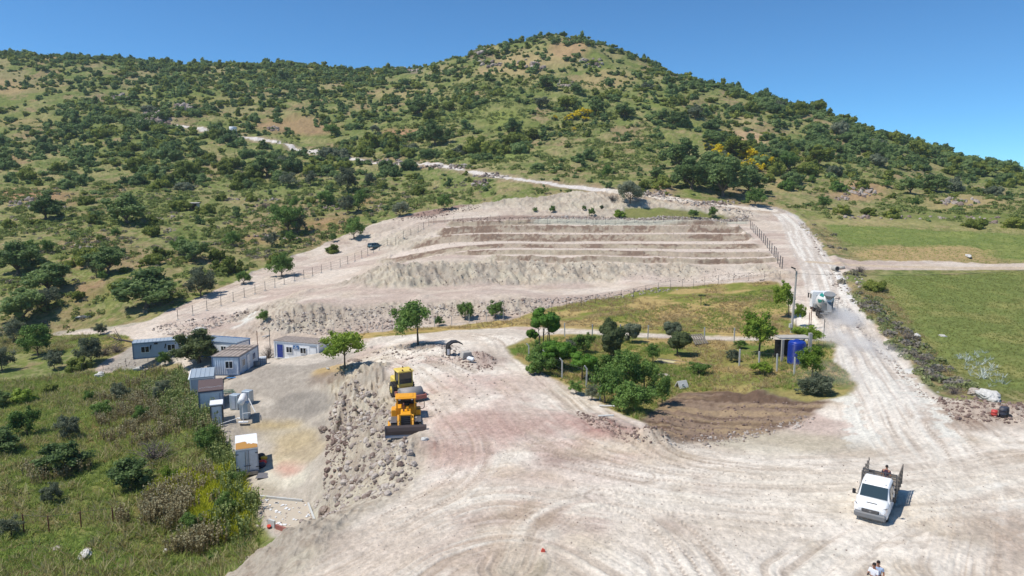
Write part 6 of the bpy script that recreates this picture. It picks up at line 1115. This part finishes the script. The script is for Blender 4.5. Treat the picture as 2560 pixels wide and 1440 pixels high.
m = MB(); m.box((0,.42,1.225),(.62,.06,.02),rx=.25); m.build("hood_vent", DARK, r0); [MB().cyl((x,1.75,2.17),(x,1.75,2.21),.03,n=8).build("roof_marker", DARK, r0) for x in (-.6,.6)]; m = MB(); m.path([(-.7,1.0,1.42),(-.1,1.08,1.5)],.012,4); m.path([(.0,1.0,1.42),(.6,1.08,1.5)],.012,4); m.build("wiper", DARK, r0)
m = MB(); m.box((0,5.0,.78),(2.1,3.1,.1)); m.box((0,4.2,.5),(.9,4.2,.16)); m.build("bed_floor", WOODG, r0)
for s in (-1, 1):
    m = MB(); [m.box((s*1.05,5.0,z),(.05,3.1,.12)) for z in (.95,1.2,1.45,1.75,2.1)]; [m.box((s*1.08,3.5+k*.75,1.5),(.06,.07,1.5)) for k in range(5)]; m.build("side_rack", WOODG, r0)
m = MB(); [m.box((0,3.5,z),(2.06,.05,.05)) for z in (1.3,1.6,1.9,2.2,2.4)]; [m.box((x,3.48,1.6),(.06,.06,1.7)) for x in (-1.02,-.35,.35,1.02)]; m.build("head_rack", FENCE, r0); m = MB(); [m.box((0,6.52,z),(2.1,.05,.16)) for z in (.95,1.2)]; m.build("tailgate", WOODG, r0)
# ---- concrete mixer truck, driving away
r0 = tag(empty("mixer_truck", G(2072,800), R(-14)), "dusty white and green concrete mixer truck driving uphill in a cloud of dust", "concrete mixer truck"); r0.scale = (.97,.97,.97)
m = MB(); m.box((0,4.3,.95),(.95,8.4,.28)); m.build("chassis", MIXG, r0)
m = MB(); m.loft([[(-1.24,6.7,.75),(1.24,6.7,.75),(1.24,6.7,2.9),(1.1,6.7,3.15),(-1.1,6.7,3.15),(-1.24,6.7,2.9)],[(-1.24,8.5,.6),(1.24,8.5,.6),(1.24,8.5,2.8),(1.05,8.35,3.1),(-1.05,8.35,3.1),(-1.24,8.5,2.8)]]); m.build("cab", WHITE, r0, bev=.05)
m = MB(); m.box((0,6.68,2.3),(1.2,.03,.6)); m.build("rear_window", GLASS, r0); m = MB(); m.box((0,8.52,2.3),(2.2,.04,.8)); m.build("windscreen", SCREEN, r0)
for s in (-1, 1):
    m = MB(); m.box((s*1.5,8.3,2.35),(.16,.24,.75),b=.03); m.cyl((s*1.2,8.3,2.65),(s*1.45,8.3,2.6),.03,n=6); m.build("mirror", DARK, r0); m = MB(); m.box((s*1.25,7.7,2.3),(.03,.9,.7)); m.build("side_window", GLASS, r0)
    for y in (1.3, 2.65, 6.0, 7.9): wheel(r0, s*1.0, y, .52, .52, .34 if y > 3 else .56, s, MIXG)
    m = MB(); m.box((s*1.0,1.98,1.12),(.6,2.6,.06)); m.build("mudguard", DARK, r0); m = MB(); m.box((s*1.0,.55,.6),(.5,.04,.6)); m.build("mud_flap", DARK, r0); m = MB(); m.box((s*.95,.32,.85),(.35,.06,.15)); m.build("tail_light", REDF, r0)
ax = Vector((0,5.2,-1.35)).normalized(); st = Vector((0,.95,3.0))
m = MB(); m.lathe(st, ax, [(0,.5),(.15,.62),(1.9,1.14),(3.4,1.17),(4.9,.85),(5.15,.6)], 28); dr = m.build("drum", WHITE, r0, True)
u_ = ax.orthogonal().normalized(); w_ = ax.cross(u_)
def dpt(h, a, k=1.015):
    r = np.interp(h, [0,.15,1.9,3.4,4.9,5.15], [.5,.62,1.14,1.17,.85,.6])*k; r = float(r); h = float(h); a = float(a); return tuple(st+ax*h+r*(math.cos(a)*u_+math.sin(a)*w_))
m = MB()
for j in range(6):
    a0 = j*math.pi/3
    for (h0, h1, tw) in ((.3,1.85,.35),(3.45,4.8,-.3)):
        for q in range(5):
            for i in range(6):
                A0 = lambda hh, f: a0+f*.52+tw*(hh-h0)/(h1-h0)
                ha = h0+(h1-h0)*i/6; hb = h0+(h1-h0)*(i+1)/6; m.quad(dpt(ha,A0(ha,q/5)), dpt(hb,A0(hb,q/5)), dpt(hb,A0(hb,(q+1)/5)), dpt(ha,A0(ha,(q+1)/5)))
m.build("painted_panel", TEAL, dr)
m = MB(); m.box((0,5.6,1.6),(1.6,.35,1.1)); m.build("drum_stand", MIXG, r0); MB().box((0,1.5,1.9),(1.5,.3,1.7)).build("drum_stand", MIXG, r0); m = MB(); m.lathe((0,.75,3.0),(0,-.35,1),[(0,.35),(.55,.75),(.75,.8)],16); m.build("hopper", MIXG, r0)
m = MB(); m.prism([(-.3,1.2),(.7,2.5),(.8,2.42),(-.2,1.12)], -.3, .3); m.build("chute", MIXG, r0); m = MB(); [m.box((x,.35,2.0),(.04,.04,2.4)) for x in (.75,1.15)]; [m.box((.95,.35,1.0+k*.3),(.4,.03,.03)) for k in range(8)]; m.build("ladder", MIXG, r0)
m = MB(); m.box((-1.0,5.0,1.25),(.5,1.1,.6),b=.08); m.build("water_tank", MIXG, r0); m = MB(); m.box((1.0,5.0,1.2),(.5,1.2,.55),b=.06); m.build("fuel_tank", STEEL, r0); m = MB(); m.box((0,.3,.85),(2.3,.12,.2)); m.build("rear_bar", MIXG, r0); m = MB(); m.cyl((.8,6.4,1.2),(.8,6.4,3.2),.08,n=8); m.build("exhaust_pipe", STEEL, r0)
# ---- estate car on the track
pa = G(905,641); pb = G(975,612); hd = math.atan2(pb[1]-pa[1], pb[0]-pa[0])-math.pi/2; pc = G(938,620)
r0 = tag(empty("estate_car", pc, hd), "dark teal estate car driving up the left dirt track beside the fence", "car")
def csec(y, w, zb, zs, wt, zt): return [(-w*.95,y,zb),(-w,y,zb+.12),(-w,y,zs),(-wt,y,zt),(wt,y,zt),(w,y,zs),(w,y,zb+.12),(w*.95,y,zb)]
m = MB(); m.loft([csec(-2.1,.72,.35,.75,.68,.8), csec(-2.05,.82,.25,.85,.76,.92), csec(1.0,.83,.25,.88,.78,.95), csec(1.75,.81,.25,.78,.72,.86), csec(2.1,.72,.32,.6,.64,.7)]); m.build("body", CARG, r0, True)
m = MB(); m.loft([[(-.74,-2.02,.9),(.74,-2.02,.9),(.6,-1.85,1.38),(-.6,-1.85,1.38)],[(-.76,.95,.92),(.76,.95,.92),(.6,.35,1.4),(-.6,.35,1.4)]]); gh = m.build("greenhouse", GLASS, r0); m = MB(); m.box((0,-.75,1.41),(1.24,2.3,.05),b=.02); m.build("roof", CARG, r0, bev=.01)
m = MB(); [m.box((s*.7,y,1.15),(.06,.08,.56),ry=-s*.28) for s in (-1,1) for y in (-1.95,-1.0,-.2)]; m.build("window_pillar", CARG, r0)
for s in (-1, 1):
    wheel(r0, s*.74, 1.35, .3, .3, .18, s); wheel(r0, s*.74, -1.35, .3, .3, .18, s); MB().box((s*.66,-2.1,.72),(.2,.05,.16)).build("tail_light", REDF, r0); MB().box((s*.55,2.08,.58),(.26,.06,.14)).build("headlight", LAMP, r0); MB().box((s*.92,.6,.98),(.14,.08,.12)).build("mirror", DARK, r0)
MB().box((0,-2.14,.42),(1.5,.1,.16)).build("bumper", DARK, r0); MB().box((0,2.12,.4),(1.4,.1,.16)).build("bumper", DARK, r0)

# ------------------------------------------------------------------ people
def skin(name, nodes, edges, mat, parent, sub=2):
    me = bpy.data.meshes.new(name); me.from_pydata([n[0] for n in nodes], edges, []); o = bpy.data.objects.new(name, me); col.objects.link(o)
    sk = o.modifiers.new("skin", 'SKIN'); sk.use_smooth_shade = True; sb = o.modifiers.new("sub", 'SUBSURF'); sb.levels = sub; sb.render_levels = sub
    for i, n in enumerate(nodes): r = n[1]; me.skin_vertices[0].data[i].radius = (r, r) if not isinstance(r, tuple) else r
    me.skin_vertices[0].data[0].use_root = True; me.materials.append(mat); o.parent = parent; return o
def person(loc, rz, label, shirt, legs=NAVY, phone=False, sleeve=.5, raise_=True):
    H_ = 1.75; r0 = tag(empty("person", loc, rz), label, "person", "people on the site"); r0.scale = (.9,)*3
    # body: skin continuous from feet to head; front is -Y
    if raise_: el = (-.24,-.12,1.08); hd_ = (-.08,-.34,1.24); el2 = (.24,-.10,1.08); hd2 = (.04,-.33,1.22)
    else: el = (-.27,.03,1.12); hd_ = (-.26,-.06,.86); el2 = (.27,.03,1.12); hd2 = (.26,-.06,.86)
    N = [((0,0,.95),(.15,.11)),((0,.01,1.15),(.145,.10)),((0,.01,1.36),(.17,.105)),((0,0,1.47),(.075,.07)),((0,-.02,1.54),(.058,.06)),((0,-.035,1.62),(.08,.095)),((0,-.03,1.69),(.07,.085)),
         ((-.19,.01,1.40),.058),(el,.046),(hd_,.034),((.19,.01,1.40),.058),(el2,.046),(hd2,.034),((-.1,0,.88),.09),((-.11,-.02,.5),.062),((-.11,.03,.09),.045),((-.12,-.12,.05),.04),((.1,0,.88),.09),((.11,.0,.5),.062),((.11,.03,.09),.045),((.12,-.12,.05),.04)]
    E = [(0,1),(1,2),(2,3),(3,4),(4,5),(5,6),(2,7),(7,8),(8,9),(2,10),(10,11),(11,12),(0,13),(13,14),(14,15),(15,16),(0,17),(17,18),(18,19),(19,20)]
    skin("body", N, E, SKIN, r0)
    sN = [((0,0,.93),(.165,.125)),((0,.01,1.15),(.165,.12)),((0,.01,1.36),(.185,.12)),((0,.0,1.455),(.09,.085))]; sE = [(0,1),(1,2),(2,3)]
    for s, e in ((-1, el), (1, el2)):
        k = len(sN); t = sleeve; a = np.array((s*.19,.01,1.40)); e = np.array(e); sN += [(tuple(a),.072),(tuple(a+(e-a)*t*1.3),.062)]; sE += [(2,k),(k,k+1)]
    skin("shirt", sN, sE, shirt, r0)
    skin("trousers", [((0,0,.93),(.165,.12)),((-.1,0,.86),.1),((-.11,-.02,.5),.075),((-.11,.03,.12),.06),((.1,0,.86),.1),((.11,.0,.5),.075),((.11,.03,.12),.06)], [(0,1),(1,2),(2,3),(0,4),(4,5),(5,6)], legs, r0)
    V, Q = cubesphere(5); V = V*np.array([.088,.102,.085]); V = V[:]; V[:,1] += .0; V = V+np.array([0,-.012,1.69]); V[:,2] = np.maximum(V[:,2], 1.645-(V[:,1]+.03)*.5*(V[:,1] > 0)); mobj("hair", qmesh("hair", V, Q, None, True, [HAIR]), r0)
    m = MB(); m.box((0,-.138,1.62),(.03,.035,.05),taper=(.5,.4)); m.build("nose", SKIN, r0)
    for s in (-1, 1): m = MB(); m.lathe((s*.035,-.118,1.645),(0,-1,0),[(0,.014),(.008,.01)],8); m.build("eye", DARK, r0); m = MB(); m.box((s*.09,-.03,1.62),(.018,.045,.06),b=.006); m.build("ear", SKIN, r0)
    for s, hc, ec in ((-1, np.array(hd_), np.array(el)), (1, np.array(hd2), np.array(el2))):
        d = (hc-ec)/np.linalg.norm(hc-ec); side = np.cross(d, [0,0,1.]); side /= np.linalg.norm(side)+1e-9; nn = [(tuple(hc),.026),(tuple(hc+d*.07),.03)]; ee = [(0,1)]
        for j in range(4):
            b_ = hc+d*.085+side*(j-1.5)*.022; L_ = [.062,.072,.067,.05][j]; k = len(nn); c_ = b_+d*L_*.5; t_ = c_+d*L_*.3+np.array([0,0,.03]) ; nn += [(tuple(b_),.0095),(tuple(c_),.009),(tuple(t_),.0075)]; ee += [(1,k),(k,k+1),(k+1,k+2)]
        k = len(nn); th = hc+d*.035-side*.04*s; nn += [(tuple(th),.011),(tuple(th+d*.035-side*.015*s),.009)]; ee += [(1,k),(k,k+1)]
        skin("hand", nn, ee, SKIN, r0, 1)
    if phone: m = MB(); m.box((-.02,-.46,1.30),(.075,.015,.15),rx=-.6,b=.005); m.build("phone", DARK, r0)
    return r0
def ground_at(x, y): return (x, y, float(hz(x, y)[0]))
# two people whose feet stand just below the frame
for (u, vtop, dy, rz, lb, sh, ph) in [(2184,1400,0,R(-60),"person in a white T-shirt looking down at a phone at the bottom edge",WSHIRT,True),(2192,1393,.35,R(-40),"person in a pale blue shirt standing behind the one with the phone",LIGHTB,False)]:
    y = (720-vtop)/F; t = (CAM_Z-1.6)/(SP-y*CP); X = (u-1280)/F*t; Y = t*(CP+y*SP); person(ground_at(X+(.06 if ph else .1), Y), rz, lb, sh, phone=ph, raise_=ph)
van = bpy.data.objects["dropside_van"]; q = Matrix.Translation(van.location)@Matrix.Rotation(van.rotation_euler.z,4,'Z')@Vector((.32*.85,4.15*.8,.83*.82))
person(tuple(q), R(140), "person in a plum shirt standing in the bed of the dropside van", PURP, raise_=False)
# ------------------------------------------------------------------ dust thrown up by the truck
def dustcloud(c, r, rz, dens_, name="dust_cloud"):
    V, Q = cubesphere(8); V = V*np.array(r); me = qmesh(name, V, Q, None, True); o = mobj(name, me, None, c, rz); o["kind"] = "stuff"
    m = bpy.data.materials.new("dust"); m.use_nodes = True; n = m.node_tree.nodes; l = m.node_tree.links; n.clear(); out = n.new("ShaderNodeOutputMaterial"); pv = n.new("ShaderNodeVolumePrincipled"); pv.inputs["Color"].default_value = (.93,.91,.89,1); pv.inputs["Anisotropy"].default_value = .2
    tc = n.new("ShaderNodeTexCoord"); z = n.new("ShaderNodeTexNoise"); z.inputs["Scale"].default_value = .55; z.inputs["Detail"].default_value = 4; l.new(tc.outputs["Object"], z.inputs[0])
    sc_ = n.new("ShaderNodeVectorMath"); sc_.operation = 'DIVIDE'; sc_.inputs[1].default_value = r; l.new(tc.outputs["Object"], sc_.inputs[0]); ln = n.new("ShaderNodeVectorMath"); ln.operation = 'LENGTH'; l.new(sc_.outputs[0], ln.inputs[0])
    f = n.new("ShaderNodeMapRange"); f.inputs[1].default_value = 1.0; f.inputs[2].default_value = .2; f.inputs[3].default_value = 0; f.inputs[4].default_value = 1; f.interpolation_type = 'SMOOTHSTEP'; l.new(ln.outputs["Value"], f.inputs[0])
    g = n.new("ShaderNodeMapRange"); g.inputs[1].default_value = .38; g.inputs[2].default_value = .7; l.new(z.outputs[0], g.inputs[0]); mu = n.new("ShaderNodeMath"); mu.operation = 'MULTIPLY'; l.new(f.outputs[0], mu.inputs[0]); l.new(g.outputs[0], mu.inputs[1])
    m2 = n.new("ShaderNodeMath"); m2.operation = 'MULTIPLY'; m2.inputs[1].default_value = dens_; l.new(mu.outputs[0], m2.inputs[0]); l.new(m2.outputs[0], pv.inputs["Density"]); l.new(pv.outputs[0], out.inputs["Volume"]); me.materials.append(m); m.cycles.volume_step_rate = 1.0
g1 = G(2080,800); dustcloud((g1[0]+.3, g1[1]-2.2, g1[2]+.3), (3.2,6.0,2.2), R(-14), 1.2); g2 = G(2120,870); dustcloud((g2[0], g2[1], g2[2]+.3), (4.2,10,2.0), R(14), .35)
g3 = G(2075,960); dustcloud((g3[0], g3[1], g3[2]+.5), (4.5,5,2.2), 0, .16)
# ------------------------------------------------------------------ thin summer air
def _haze():
    zlo = float(GHF[(YR > -90)&(YR < 830)][:, :].min())-1.0; m = MB(); m.box((0, 370, (zlo+175)/2), (1500, 920, 175-zlo)); m_ = bpy.data.materials.new("air"); m_.use_nodes = True; n = m_.node_tree.nodes; l = m_.node_tree.links; n.clear()
    out = n.new("ShaderNodeOutputMaterial"); pv = n.new("ShaderNodeVolumePrincipled"); pv.inputs["Color"].default_value = (.82,.90,1.0,1); pv.inputs["Density"].default_value = .0001; pv.inputs["Anisotropy"].default_value = .1; l.new(pv.outputs[0], out.inputs["Volume"])
    o = m.build("haze", m_); o["kind"] = "stuff"
_haze()
# ------------------------------------------------------------------ labels that single things out
from collections import defaultdict
_g = defaultdict(list)
for o, u, v, w in PENDING: _g[w+" "+place_words(u, v)].append((o, u, v))
for ph, L in _g.items():
    if len(L) == 1: L[0][0]["label"] = ph; continue
    L.sort(key=lambda t: t[1])
    w, pl = (ph.split(" bush ", 1) if " bush " in ph else (ph, ""))
    for k, (o, u, v) in enumerate(L): o["label"] = ph+", "+ORD[k]+" from left"
